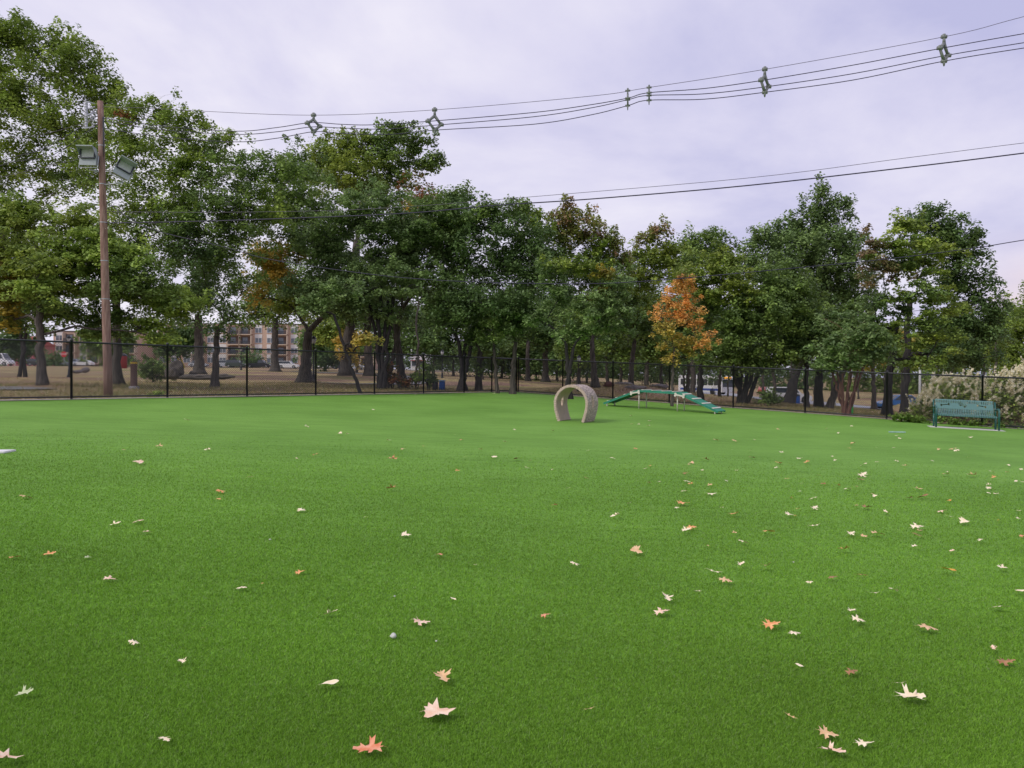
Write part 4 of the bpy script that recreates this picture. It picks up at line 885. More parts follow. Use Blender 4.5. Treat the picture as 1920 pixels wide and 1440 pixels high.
# ------------------------------------------------------------------ dog tunnel
def tunnel():
    c = on_turf(1074, 791); Y0 = c[1]+.22; x0 = at(1080, 790, Y0)[0]
    o = empty('dog_tunnel', (x0, Y0, turf_z(x0, Y0)), 'pale stone look horseshoe dog tunnel with oval portholes standing on the turf', 'dog tunnel', None, rz=rad(-27))
    th0, th1 = rad(-52), rad(232); n = 72; ny = 22; R = .50; L_ = .74; zc = .49
    V = []; idx = {}
    def rr(t): return R*(1+.0*t)
    rg = random.Random(4)
    LEG = .49; tot = 2*LEG+math.pi*R
    def prof(u, r):                      # u along the arch, r inset from the outer skin
        q = u*tot
        if q < LEG or q > tot-LEG:
            h = q if q < LEG else tot-q; sg = 1 if q < LEG else -1
            return sg*((R-r)-.12*((LEG-h)/LEG)**1.6), h, (0.0 if sg > 0 else math.pi)+sg*-.42*((LEG-h)/LEG)**.8
        a = (q-LEG)/R; return (R-r)*math.cos(a), LEG+(R*1.04-r)*math.sin(a), a
    for i in range(n+1):
        x, z, a = prof(i/n, 0)
        for j in range(ny+1): V.append((x, -L_/2+L_*j/ny, z))
    Fc = []
    for i in range(n):
        for j in range(ny):
            q = (i+.5)/n*tot; y = -L_/2+L_*(j+.5)/ny
            hole = False
            for tc in (LEG+.06, tot-LEG-.06):
                if ((q-tc)/.17)**2+((y)/.085)**2 < 1: hole = True
            if not hole:
                a = i*(ny+1)+j; Fc.append((a, a+1, a+ny+2, a+ny+1))
    me = bpy.data.meshes.new('shell'); me.from_pydata(V, [], Fc); me.update()
    bm = bmesh.new(); bm.from_mesh(me); bmesh.ops.recalc_face_normals(bm, faces=bm.faces)
    bmesh.ops.delete(bm, geom=[v for v in bm.verts if not v.link_faces], context='VERTS')
    bm.to_mesh(me); bm.free()
    m = bpy.data.materials.new('moulded_stone_plastic'); N, L = nodes(m); b = N['Principled BSDF']; b.inputs['Roughness'].default_value = .8
    tc = N.new('ShaderNodeTexCoord'); 
    vo = N.new('ShaderNodeTexVoronoi'); vo.feature = 'DISTANCE_TO_EDGE'; vo.inputs['Scale'].default_value = 10; vo.inputs['Randomness'].default_value = .9
    mp = N.new('ShaderNodeMapping'); mp.inputs['Scale'].default_value = (.6, .7, 1.5)
    nz = N.new('ShaderNodeTexNoise'); nz.inputs['Scale'].default_value = 22; nz.inputs['Detail'].default_value = 6
    L.new(tc.outputs['Object'], mp.inputs[0]); L.new(mp.outputs[0], vo.inputs['Vector']); L.new(tc.outputs['Object'], nz.inputs['Vector'])
    r = N.new('ShaderNodeValToRGB'); e = r.color_ramp.elements; e[0].position = 0; e[0].color = (.10, .08, .075, 1); e[1].position = .05; e[1].color = (.62, .51, .45, 1)
    L.new(vo.outputs['Distance'], r.inputs['Fac'])
    r2 = N.new('ShaderNodeValToRGB'); e = r2.color_ramp.elements; e[0].position = .35; e[0].color = (.7, .68, .66, 1); e[1].position = .65; e[1].color = (1, 1, 1, 1); L.new(nz.outputs['Fac'], r2.inputs['Fac'])
    mx = N.new('ShaderNodeMix'); mx.data_type = 'RGBA'; mx.blend_type = 'MULTIPLY'; mx.inputs[0].default_value = 1; L.new(r.outputs[0], mx.inputs[6]); L.new(r2.outputs[0], mx.inputs[7]); L.new(mx.outputs[2], b.inputs['Base Color'])
    ad = N.new('ShaderNodeMath'); ad.operation = 'ADD'; cl = N.new('ShaderNodeMath'); cl.operation = 'MINIMUM'; cl.inputs[1].default_value = .14; L.new(vo.outputs['Distance'], cl.inputs[0])
    ml = N.new('ShaderNodeMath'); ml.operation = 'MULTIPLY'; ml.inputs[1].default_value = .14; L.new(nz.outputs['Fac'], ml.inputs[0]); L.new(cl.outputs[0], ad.inputs[0]); L.new(ml.outputs[0], ad.inputs[1])
    bp = N.new('ShaderNodeBump'); bp.inputs['Strength'].default_value = 1; bp.inputs['Distance'].default_value = .15; L.new(ad.outputs[0], bp.inputs['Height']); L.new(bp.outputs[0], b.inputs['Normal'])
    m2 = mat('tunnel_smooth_tan', (.46, .37, .31), .7, var=.08, scale=8); m3 = mat('tunnel_edge_tan', (.60, .47, .39), .8, var=.25, scale=25, bump=.8, bscale=35)
    for q in (m, m2, m3): me.materials.append(q)
    s = bpy.data.objects.new('shell', me); link(s, o)
    md = s.modifiers.new('thick', 'SOLIDIFY'); md.thickness = .08; md.offset = -1; md.material_offset = 1; md.material_offset_rim = 2
    # radial block courses moulded round both rims
    for y in (-L_/2-.012, L_/2+.012):
        rm = MB(); nb = 44
        for k in range(nb):
            x, z, t = prof((k+.5)/nb, .037)
            rm.box((x, y, z), (.07+rg.uniform(-.006, .008), .028+rg.uniform(0, .01), tot/nb*.86), rot=Matrix.Rotation(-t, 3, 'Y'))
        rm.build('rim_course', m3, o, bevel=.006)
tunnel()
# ------------------------------------------------------------------ dog walk ramp
def ramp():
    pL = on_turf(1198, 765.5); pR = on_turf(1270, 771); d2 = unit2(pR-pL); ang = math.atan2(d2[1], d2[0])
    pb_ = on_turf(1289.5, 770.5)
    w = .6
    def along(px):                      # position along the front leg line for an image column
        r = ray(px, 750)[:2]; t, s = np.linalg.solve(np.array([[r[0], -d2[0]], [r[1], -d2[1]]]), pL[:2]); return s
    s0 = 0.0; s1 = float(np.dot(pR[:2]-pL[:2], d2)); sE = along(1347); sS = along(1133)
    o = empty('dog_ramp', (pL[0], pL[1], turf_z(*pL[:2])), 'green dog walk ramp with white cross slats and bone shaped brackets', 'dog ramp', None, rz=ang)
    sE = min(sE, s1+2.6); sS = max(sS, -2.6); print('ramp', sS, s1, sE)
    def zt(s): x, y = pL[0]+d2[0]*s, pL[1]+d2[1]*s; return turf_z(x, y)-turf_z(*pL[:2])
    H = .66; gm = mat('green_plastic_board', (.035, .25, .16), .5, var=.12, scale=6); cw = mat('cream_slat', (.66, .62, .54), .6, var=.08); leg = mat('cream_leg', (.60, .56, .48), .5)
    seg = [((sS, zt(sS)+.10), (-.05, H)), ((-.05, H), (s1+.05, zt(s1)+H)), ((s1+.05, zt(s1)+H), (sE, zt(sE)+.10))]
    nm = ['lower ramp board', 'platform board', 'upper ramp board']
    for k, (a, b) in enumerate(seg):
        m = MB(); A = Vector((a[0], w/2, a[1])); B = Vector((b[0], w/2, b[1])); dd = (B-A); Lg = dd.length; rot = Matrix.Rotation(-math.atan2(dd.z, dd.x), 3, 'Y')
        m.box((A+B)/2, (Lg+.02, w+.12, .035), rot=rot)
        for s in (-1, 1): m.box((A+B)/2+Vector((0, s*(w/2+.05), -.03)), (Lg, .02, .05), rot=rot)
        m.build('board', gm, o)
        ns = 4
        for i in range(ns):
            t = (i+.5)/ns if k != 1 else (i+.5)/ns
            p = A+dd*t+Vector((0, 0, .03)); MB().box(p, (.07, w+.14, .024), rot=rot).build('slat', cw, o, bevel=.006)
    for s in (0, s1):
        for y in (0, w):
            MB().tube([(s, y, zt(s)-.03), (s, y, zt(s)+H-.03)], .022, 10).build('leg', leg, o)
    for s in (sS+.12, sE-.12):
        for y in (0, w): MB().tube([(s, y, zt(s)-.03), (s, y, zt(s)+.13)], .028, 8).build('foot', leg, o)
    for s, a in ((-.12, .16), (s1+.12, -.16)):
        m = MB(); rot = Matrix.Rotation(-a, 3, 'Y'); c = Vector((s, -.10, zt(s)+H-.09))
        m.box(c, (.30, .03, .05), rot=rot)
        for sx in (-1, 1):
            for sz in (-1, 1):
                q = c+rot @ Vector((sx*.16, 0, sz*.032)); m.tube([q-Vector((0, .017, 0)), q+Vector((0, .017, 0))], .04, 12)
        m.build('bone_bracket', cw, o)
ramp()
# ------------------------------------------------------------------ bench
def bench():
    a = on_turf(1755, 801.5); b = on_turf(1873, 808.5); dd = unit2(b-a); ang = math.atan2(dd[1], dd[0]); W = float(np.linalg.norm((b-a)[:2])); W = W
    o = empty('park_bench', (a[0], a[1], a[2]), 'teal green steel bench with bone and paw cut outs standing before the right fence', 'bench', None, rz=ang)
    k = math.tan(math.asin(max(-1, min(1, (turf_z(*b[:2])-turf_z(*a[:2]))/W))))
    teal = mat('teal_coated_steel', (.095, .21, .195), .35, var=.08, spec=.6); dkg = mat('dark_green_steel_tube', (.01, .09, .075), .3, spec=.6)
    def zt(x): return k*x
    D = .52
    # frames : front leg + arm + rear leg at each end
    for x in (0, W):
        z = zt(x)
        MB().tube([(x, 0, z-.03), (x, 0, z+.40), (x, -.01, z+.60), (x, .06, z+.655), (x, .20, z+.655), (x, .42, z+.62)], .03, 10).build('arm_leg', dkg, o)
        MB().tube([(x, .46, z-.03), (x, .44, z+.42)], .03, 10).build('rear_leg', dkg, o)
        MB().tube([(x, .44, z+.38), (x, .60, z+.86)], .024, 8).build('back_post', dkg, o)
    MB().tube([(0, .02, zt(0)+.40), (W, .02, zt(W)+.40)], .028, 8).build('front_rail', dkg, o)
    MB().tube([(0, .44, zt(0)+.38), (W, .44, zt(W)+.38)], .022, 8).build('rear_rail', dkg, o)
    # seat straps
    n = 34; xs = [.07+(W-.14)*i/(n-1) for i in range(n)]; sw = (W-.14)/(n-1)*.56
    st = MB()
    for x in xs:
        z = zt(x); prof = [(-.015, .385), (-.005, .43), (.05, .447), (.2, .43), (.34, .415), (.42, .43), (.46, .50)]
        for (y0, h0), (y1, h1) in zip(prof[:-1], prof[1:]):
            st.add([(x-sw/2, y0, z+h0), (x+sw/2, y0, z+h0), (x+sw/2, y1, z+h1), (x-sw/2, y1, z+h1)], [(0, 1, 2, 3)])
    s = st.build('seat', teal, o); md = s.modifiers.new('t', 'SOLIDIFY'); md.thickness = .008
    # back: plate with cut out bones and paws, slotted top and bottom edges
    nx, nz = 260, 46; X0, X1 = .05, W-.05; H0, H1 = .50, .88
    def back(u, v): x = X0+(X1-X0)*u; h = H0+(H1-H0)*v; return (x, .46+(h-.5)*.34+(.03*max(0, (v-.9))*10 if v > .9 else 0), zt(x)+h)
    LW = X1-X0
    def hole(u, v):
        x = u*LW; h = v*(H1-H0)
        ph = ((x+.01) % (LW/33))/(LW/33)
        if (h > (H1-H0)-.11 and h < (H1-H0)-.022 or h < .10) and ph > .66: return True
        for cx, sg in ((LW*.17, .16), (LW*.80, -.16)):
            dx, dz = x-cx, h-.215; ca, sa = math.cos(sg), math.sin(sg); X, Z = dx*ca+dz*sa, -dx*sa+dz*ca
            if abs(X) < .10 and abs(Z) < .012: return True
            for ex in (-.11, .11):
                for ez in (-.016, .016):
                    if (X-ex)**2+(Z-ez)**2 < .021**2: return True
        for cx, cz in ((LW*.44, .23), (LW*.51, .185)):
            dx, dz = x-cx, h-cz
            if (dx/.034)**2+((dz+.012)/.024)**2 < 1: return True
            for q in range(4):
                aa = rad(25+q*43); 
                if ((dx-.058*math.cos(aa))/.013)**2+((dz-.045*math.sin(aa)-.002)/.016)**2 < 1: return True
        return False
    V = [back(i/nx, j/nz) for i in range(nx+1) for j in range(nz+1)]; Fc = []
    for i in range(nx):
        for j in range(nz):
            if not hole((i+.5)/nx, (j+.5)/nz):
                q = i*(nz+1)+j; Fc.append((q, q+1, q+nz+2, q+nz+1))
    bo = mesh_np('backrest', V, Fc, teal, o); md = bo.modifiers.new('t', 'SOLIDIFY'); md.thickness = .008
    # concrete footing strip
    g = MB(); g.box((W/2, .26, zt(W/2)+.004), (W+.34, .62, .02), rot=Matrix.Rotation(-math.atan(k), 3, 'Y')); f = g.build('bench_pad', mat('pale_concrete', (.62, .60, .57), .9, var=.06, bump=.3), None)
    f.matrix_world = Matrix.Translation(o.location) @ Matrix.Rotation(ang, 4, 'Z'); tag(f, 'narrow pale concrete pad under the teal bench', 'concrete pad')
bench()
# ------------------------------------------------------------------ lamp posts
def lamp(label, px, Y, toppx):
    p = gp(px, Y); H = at(px, toppx, Y)[2]-p[2]; s = H/3.6
    o = empty('lamp_post', p, label, 'lamp post', 'black park lamp posts')
    MB().lathe([(0, -.1), (.20*s, -.1), (.20*s, .1*s), (.13*s, .25*s), (.12*s, .55*s), (.07*s, .7*s), (.055*s, 1.6*s), (.045*s, 2.85*s), (.08*s, 2.9*s), (.05*s, 2.95*s), (0, 2.96*s)], (0, 0, 0), 12).build('post', black, o)
    MB().lathe([(.07*s, 2.95*s), (.14*s, 3.0*s), (.20*s, 3.25*s), (.19*s, 3.32*s)], (0, 0, 0), 14).build('globe', mat('frosted_globe', (.55, .56, .58), .3), o)
    MB().lathe([(.22*s, 3.3*s), (.20*s, 3.36*s), (.09*s, 3.48*s), (.03*s, 3.52*s), (.02*s, 3.6*s), (0, 3.62*s)], (0, 0, 0), 14).build('cap', black, o)
lamp('largest black lamp post beside the flared maple trunk', 588, 43, 628)
lamp('small far lamp post near the yellow leaves', 636, 92, 650)
lamp('far lamp post standing above the blue bin', 829, 66, 655)
lamp('lamp post right behind the dog tunnel', 1085, 40, 665)
lamp('black lamp post left behind the first fence posts', 130, 48, 628)
lamp('tiny lamp post seen between locust stems and leaning trunk', 752, 110, 660)
lamp('tiny lamp post in front of the charcoal balconies', 452, 120, 650)
# bins, stones, posts, signs
def binn(label, px, Y, h, r, m, lidm, name='litter_bin', square=False):
    p = gp(px, Y); o = empty(name, p, label, 'bin')
    if square: 
        MB().box((0, 0, h/2), (r*1.9, r*1.7, h)).build('body', m, o, bevel=.03)
        MB().box((0, 0, h+.03), (r*2.0, r*1.8, .06)).build('lid', lidm, o, bevel=.01)
        for s in (-1, 1): MB().box((s*r*.7, 0, -.05), (.06, .06, .3)).build('leg', black, o)
    else:
        MB().lathe([(0, 0), (r*.85, 0), (r, .1), (r, h*.9), (r*.9, h)], (0, 0, 0), 18).build('body', m, o)
        MB().lathe([(r*1.02, h*.93), (r, h), (r*.7, h*1.08), (0, h*1.12)], (0, 0, 0), 18).build('lid', lidm, o)
binn('black slatted litter bin left of the blue bin', 816, 37, .42, .14, black, black)
binn('blue square bin with pale blue lid behind the fence', 829, 38, .44, .15, mat('blue_bin_plastic', (.015, .09, .36), .45), mat('light_blue_lid', (.12, .30, .62), .45), 'recycling_bin', True)
binn('blue barrel behind the black trunks on the right', 1491, 66, 1.0, .42, mat('blue_bin_plastic', (.015, .09, .36), .45), black, 'barrel')
binn('dark red hydrant like post bin left of the stub column', 230, 110, 1.9, .6, mat('dark_red_paint', (.25, .02, .02), .6), black, 'refuse_bin')
p = gp(251, 30.5); o = empty('brown_post', p, 'short stout brown post with yellow band right of the utility pole', 'post')
MB().lathe([(.13, -.05), (.125, .55), (.12, .85), (.135, .87), (.13, .95), (.09, 1.06), (0, 1.1)], (0, 0, 0), 14).build('shaft', mat('brown_weathered_post', (.16, .10, .085), .9, var=.3, bump=.5), o)
MB().lathe([(.137, .96), (.14, 1.0), (.12, 1.03), (0, 1.04)], (0, 0, .02), 14).build('band', mat('yellow_band', (.6, .4, .04), .6), o)
MB().lathe([(.2, -.03), (.2, .08), (.13, .1)], (0, 0, 0), 14).build('base', mat('grey_stone_base', (.3, .28, .27), .9), o)
rockm = mat('dark_boulder', (.13, .112, .10), .95, var=.4, scale=3, bump=1, bscale=6)
rockg = mat('grey_boulder', (.19, .165, .165), .95, var=.4, scale=3, bump=1, bscale=6)
def rock(label, px, Y, py, rx, ry, seed, m, name='boulder', up=0):
    rg = random.Random(seed); s = Y/F; c = at(px, py, Y); base = gp(px, Y)
    bm = bmesh.new(); bmesh.ops.create_icosphere(bm, subdivisions=4, radius=1)
    from mathutils import noise
    for v in bm.verts:
        q = v.co*1.3+Vector((seed*3.1, 0, 0)); v.co *= 1+.28*noise.noise(q)+.12*noise.noise(q*2.7)
        v.co.x *= rx*s; v.co.y *= rx*s*.6; v.co.z *= ry*s
    me = bpy.data.meshes.new(name); bm.to_mesh(me); bm.free(); me.materials.append(m)
    me.polygons.foreach_set('use_smooth', [True]*len(me.polygons))
    o = bpy.data.objects.new(name, me); o.location = tuple(float(v) for v in c); link(o); tag(o, label, 'boulder', 'boulders in the park')
rock('tallest dark boulder right of the round bush', 331, 40, 694, 15, 18, 1, rockm)
rock('lower dark boulder leaning on the tallest boulder', 322, 39.5, 700, 13, 12, 2, rockm)
rock('long flat dark boulder in front of the forked tree', 372, 40, 707, 38, 5.5, 3, rockm)
rock('long flat dark boulder right of the forked trunk', 414, 41, 706, 24, 5, 4, rockm)
rock('small dark stone on top of the long boulder', 362, 40.5, 700, 7, 5, 5, rockm)
rock('pale small boulder near the first lamp post', 160, 50, 694, 8, 5, 6, rockg)
rock('pale flat stone beside the first lamp post base', 145, 49, 697, 10, 3, 7, rockg)
rock('grey rough boulder bank behind the tunnel', 1165, 42, 724, 24, 8, 8, rockg)
rock('grey low boulder behind the ramp start', 1190, 41, 728, 20, 6, 9, rockg)
rock('dark low boulder left of the orange tree', 1235, 46, 725, 18, 5, 10, rockg)
rock('reddish dark stone beside the leaning trunk', 1142, 41, 722, 10, 6, 11, mat('reddish_stone', (.14, .06, .055), .95, var=.3, bump=1))
def sign(label, px, Y, topy, kind):
    p = gp(px, Y); top = at(px, topy, Y)[2]-p[2]; o = empty('road_sign', p, label, 'sign')
    MB().tube([(0, .05, 0), (0, .05, top)], .04, 8).build('post', galv, o)
    if kind == 'stop':
        R = .42*1.3; pts = [(R*math.cos(rad(22.5+45*k)), R*math.sin(rad(22.5+45*k))+top-.6) for k in range(8)]
        MB().prism(pts, -.02, .02).build('plate', mat('sign_red', (.55, .02, .03), .4), o)
        cu = bpy.data.curves.new('lettering', 'FONT'); cu.body = 'STOP'; cu.size = .44; cu.align_x = 'CENTER'; cu.align_y = 'CENTER'; cu.extrude = .005
        t = bpy.data.objects.new('lettering', cu); cu.materials.append(framew); t.location = (0, -.035, top-.6); t.rotation_euler = (rad(90), 0, 0); link(t, o)
        me = bpy.data.meshes.new_from_object(t); t2 = bpy.data.objects.new('lettering', me); t2.location = t.location; t2.rotation_euler = t.rotation_euler; bpy.data.objects.remove(t); link(t2, o)
    elif kind == 'blank': MB().box((0, 0, top-.5), (.8, .04, 1.0)).build('plate', framew, o)
sign('red octagonal STOP sign in front of the tan apartment block', 120, 140, 658, 'stop')
sign('small white blank street sign left of the forked tree', 360, 178, 655, 'blank')
# yellow guy guards
for i, (x0, y0, x1, y1, lb) in enumerate([(331,668,342,687,'left yellow slanting guy wire guard behind the boulders'),(337,667,346,686,'right yellow slanting guy wire guard behind the boulders')]):
    a = at(x0, y0, 150); b = gp(x1, 150); MB_ = MB().tube([a, b], .12, 6).build('guy_guard', mat('yellow_guard', (.65, .5, .03), .5)); tag(MB_, lb, 'guy guard', 'yellow guy guards')
# far railing of the street seen at left
def rail(label, pa, pb2, Y, h, name):
    A, B = gp(pa, Y), gp(pb2, Y); o = empty(name, A, label, 'railing'); n = max(2, int((B[0]-A[0])/.45)); m = MB()
    for k in range(n+1):
        x = (B[0]-A[0])*k/n; m.box((x, 0, gz(A[0]+x, Y)-A[2]+h/2), (.07, .05, h))
    m.build('bars', dkrail, o); q = MB(); 
    for hh in (h-.05, .25): q.bar((0, -.03, hh), (B[0]-A[0], -.03, gz(B[0], Y)-A[2]+hh), .08, .06)
    q.build('rails', dkrail, o)
rail('black iron railing before the left apartment block', 140, 330, 208, 1.7, 'iron_railing')
# right side: green marker, street light mast, thin poles
p = gp(1598, 31); o = empty('marker_post', p, 'bright green marker post right of the reddish stemmed tree', 'marker post')
MB().box((0, 0, .26), (.10, .06, .62)).build('post', mat('bright_green_plastic', (.06, .50, .10), .5), o, bevel=.01)
MB().add([(-.05, -.031, .57), (.05, -.031, .57), (.05, -.031, .66), (-.05, .031, .62), (-.05, -.031, .62)], [(0, 1, 2, 4)]).build('cap', mat('bright_green_plastic', (.06, .50, .10), .5), o)
p = gp(1725, 75); top = at(1725, 685, 75); o = empty('street_light', p, 'pale street light mast with slanting arm above the flowering bush', 'street light')
MB().tube([(0, 0, 0), tuple(top-p)], [.14, .10], 8).build('mast', mat('pale_mast', (.6, .6, .6), .5), o)
aa = at(1728, 677, 75)-p; bb = at(1746, 667, 75)-p; MB().tube([tuple(top-p), tuple(aa), tuple(bb)], .07, 6).build('arm', mat('pale_mast', (.6, .6, .6), .5), o)
cc = at(1756, 666, 75)-p; MB().tube([tuple(bb), tuple(cc)], [.12, .16], 8).build('lamp_head', mat('pale_mast', (.6, .6, .6), .5), o)
for px, Y, ty, lb in ((1697, 70, 725, 'short pale pole right of the blue car trunk'), (1348, 130, 702, 'pale thin pole above the road behind the bus'), (1566, 60, 738, 'thin grey post left of the reddish tree')):
    p = gp(px, Y); h = at(px, ty, Y)[2]-p[2]; o = tag(MB().tube([(0, 0, -.1), (0, 0, h)], .08, 8).tube([(0, 0, h), (0, 0, h+.08)], [.11, .05], 8).build('pole', mat('pale_mast', (.6, .6, .6), .5), None, loc=p), lb, 'pole', 'thin poles by the road')
# white corner of a pad at the left edge, teal strip on the turf, stone
p = on_turf(-14, 848); g = MB().box((0, 0, .012), (.50, .30, .03)); g = g.build('ground_pad', mat('white_pad', (.75, .74, .74), .7), None, loc=p, rz=.05, bevel=.006); tag(g, 'white flat pad cut by the left photo edge on the turf', 'pad')
p = on_turf(1682, 811); g = MB().box((0, 0, .015), (.44, .05, .03), rz=-.12).build('teal_strip', mat('pale_teal_plastic', (.35, .52, .48), .5), None, loc=p, bevel=.004); tag(g, 'thin pale teal strip lying on the turf left of the bench', 'strip')
rstone = mat('pale_pebble', (.55, .55, .50), .8, var=.15, scale=30, bump=.4)
def pebble(label, px, py, r, seed, m=None):
    c = on_turf(px, py); rg = random.Random(seed)
    bm = bmesh.new(); bmesh.ops.create_icosphere(bm, subdivisions=3, radius=1)
    from mathutils import noise
    for v in bm.verts:
        v.co *= 1+.35*noise.noise(v.co*.9+Vector((seed, 0, 0)))
        v.co.x *= r; v.co.y *= r*.9; v.co.z *= r*.75
    me = bpy.data.meshes.new('pebble'); bm.to_mesh(me); bm.free(); me.materials.append(m or rstone)
    for pl in me.polygons: pl.use_smooth = True
    o = bpy.data.objects.new('pebble', me); o.location = (c[0], c[1], c[2]+r*.5+.016); link(o); tag(o, label, 'pebble', None)
pebble('pale grey pebble on the turf below the star shaped leaf', 737, 1200, .0195, 2)
pebble('tiny white chip right of the pale pebble', 818, 1208, .006, 3)
pebble('tiny white chip above and left of the pale pebble', 740, 1123, .006, 4)
pebble('tiny bluish white chip on the left half of the turf', 506, 1016, .009, 5)
pebble('tiny white chip on the turf left of the long yellow leaf', 1488, 1058, .007, 6)
# ------------------------------------------------------------------ fallen leaves
LP = {'tan': [(.70,.42,.19),(.78,.54,.30)], 'cream': [(.90,.72,.46),(.95,.84,.60)], 'pink': [(.84,.52,.34),(.90,.70,.52)], 'orange': [(.74,.27,.08),(.86,.46,.20)], 'brown': [(.30,.13,.05),(.42,.22,.10)], 'red': [(.68,.20,.08),(.82,.40,.24)], 'green': [(.42,.50,.24),(.55,.58,.36)], 'yellow': [(.70,.42,.04),(.75,.25,.06)]}
CW = {'tan': 'tan', 'cream': 'cream', 'pink': 'pinkish', 'orange': 'orange', 'brown': 'brown', 'red': 'reddish', 'green': 'pale green', 'yellow': 'orange and yellow'}
def leaf_mat(k):
    nm = 'dry_leaf_'+k
    if nm in MATS: return MATS[nm]
    a, b = LP[k]; m = bpy.data.materials.new(nm); N, L = nodes(m); p = N['Principled BSDF']; p.inputs['Roughness'].default_value = .55
    tc = N.new('ShaderNodeTexCoord'); nz = N.new('ShaderNodeTexNoise'); nz.inputs['Scale'].default_value = 2.5; nz.inputs['Detail'].default_value = 4; L.new(tc.outputs['Object'], nz.inputs['Vector'])
    r = N.new('ShaderNodeValToRGB'); e = r.color_ramp.elements; e[0].position = .38; e[0].color = (*a, 1); e[1].position = .62; e[1].color = (*b, 1); L.new(nz.outputs['Fac'], r.inputs['Fac']); L.new(r.outputs[0], p.inputs['Base Color'])
    w = N.new('ShaderNodeTexWave'); w.inputs['Scale'].default_value = 5; w.inputs['Distortion'].default_value = 2; L.new(tc.outputs['Object'], w.inputs['Vector'])
    bp = N.new('ShaderNodeBump'); bp.inputs['Strength'].default_value = .1; bp.inputs['Distance'].default_value = .02; L.new(w.outputs['Fac'], bp.inputs['Height']); L.new(bp.outputs[0], p.inputs['Normal'])
    MATS[nm] = m; return m
def outline(kind, rg):
    """(mid t, x, y) along one half; leaf runs 0..1 in x"""
    if kind == 'oval': return [(t, t, .22*math.sin(math.pi*t)**.8+.01) for t in np.linspace(0.0, 1, 13)]
    j = lambda s: rg.uniform(-s, s)
    if kind == 'star':      # pin oak: 3 pairs of deep pointed lobes
        return [(0, 0, .012), (.12, .10, .03), (.16, .02+j(.04), .22+j(.05)), (.2, .10+j(.02), .20), (.24, .21, .13), (.34, .30, .12), (.42, .30+j(.05), .46+j(.05)), (.46, .40, .34), (.47, .50+j(.03), .40+j(.04)), (.5, .47, .17), (.62, .60, .12), (.7, .78+j(.05), .32+j(.05)), (.74, .76, .17), (.84, .86, .09), (.9, .97+j(.03), .10), (1, 1.0, .004)]
    if kind == 'maple':
        return [(0, 0, .012), (.1, .04, .10), (.14, -.02, .26+j(.04)), (.22, .10, .30), (.28, .12+j(.03), .46+j(.04)), (.34, .26, .34), (.4, .40+j(.04), .52+j(.04)), (.46, .46, .30), (.5, .48, .17), (.62, .60, .20), (.7, .72+j(.03), .28), (.78, .78, .14), (.88, .9, .10), (1, 1.02, .004)]
    if kind == 'thin':
        return [(0, 0, .01), (.2, .2, .02), (.3, .34, .14+j(.05)), (.36, .36, .03), (.55, .56, .025), (.66, .74, .17+j(.05)), (.7, .72, .03), (.9, .9, .02), (1, 1, .004)]
def leaf_mesh(kind, rg, curl, twist, fold):
    A = outline(kind, rg); B = outline(kind, rg); V = []; Fc = []
    n = len(A)
    for side, O in ((1, A), (-1, B)):
        for f in (0, .5, 1.0):
            for t, x, y in O: 
                V.append((t+(x-t)*f, side*y*f, 0))
    for s in range(2):
        o = s*3*n
        for r in range(2):
            for i in range(n-1):
                q = (o+r*n+i, o+r*n+i+1, o+(r+1)*n+i+1, o+(r+1)*n+i); Fc.append(q if s == 0 else tuple(reversed(q)))
    W = []
    ph = rg.uniform(0, 6.28)
    for x, y, z in V:
        X = x-.5; z = curl*(X*X)*1.6+fold*abs(y)*1.1+twist*X*y*2.4+.05*math.sin(9*X+ph)*abs(y)*3
        tipc = max(0, abs(y)-.28); z += tipc*1.0*(1 if curl >= 0 else -.2)
        W.append((X, y, z))
    # stem
    b = len(W); W += [(-.5, -.006, W[0][2]), (-.5, .006, W[0][2]), (-.58, .018, W[0][2]-.03), (-.66, .035, W[0][2]-.07), (-.66, .029, W[0][2]-.072), (-.58, .010, W[0][2]-.033)]
    Fc += [(b, b+1, b+2, b+5), (b+5, b+2, b+3, b+4)]
    me = bpy.data.meshes.new('leaf_'+kind); me.from_pydata([tuple(map(float, w)) for w in W], [], [tuple(map(int, f)) for f in Fc]); me.polygons.foreach_set('use_smooth', [True]*len(me.polygons)); me.update()
    return me
rgl = random.Random(21); BASE = {}
for kind in ('star', 'maple', 'oval', 'thin'):
    BASE[kind] = [(rgl.uniform(.1, .34)*s, rgl.uniform(-.5, .5), rgl.uniform(-.5, .4)) for s in (1, 1, -.6, 1, -.8, 1, .3, -.5)]
MC = {}
def leaf_for(kind, v, ck):
    k = (kind, v % 8, ck)
    if k not in MC:
        me = leaf_mesh(kind, random.Random(hash((len(kind), v % 8)) % 9999), *BASE[kind][v % 8]); me.materials.append(leaf_mat(ck)); MC[k] = me
    return MC[k]
LEAVES = []
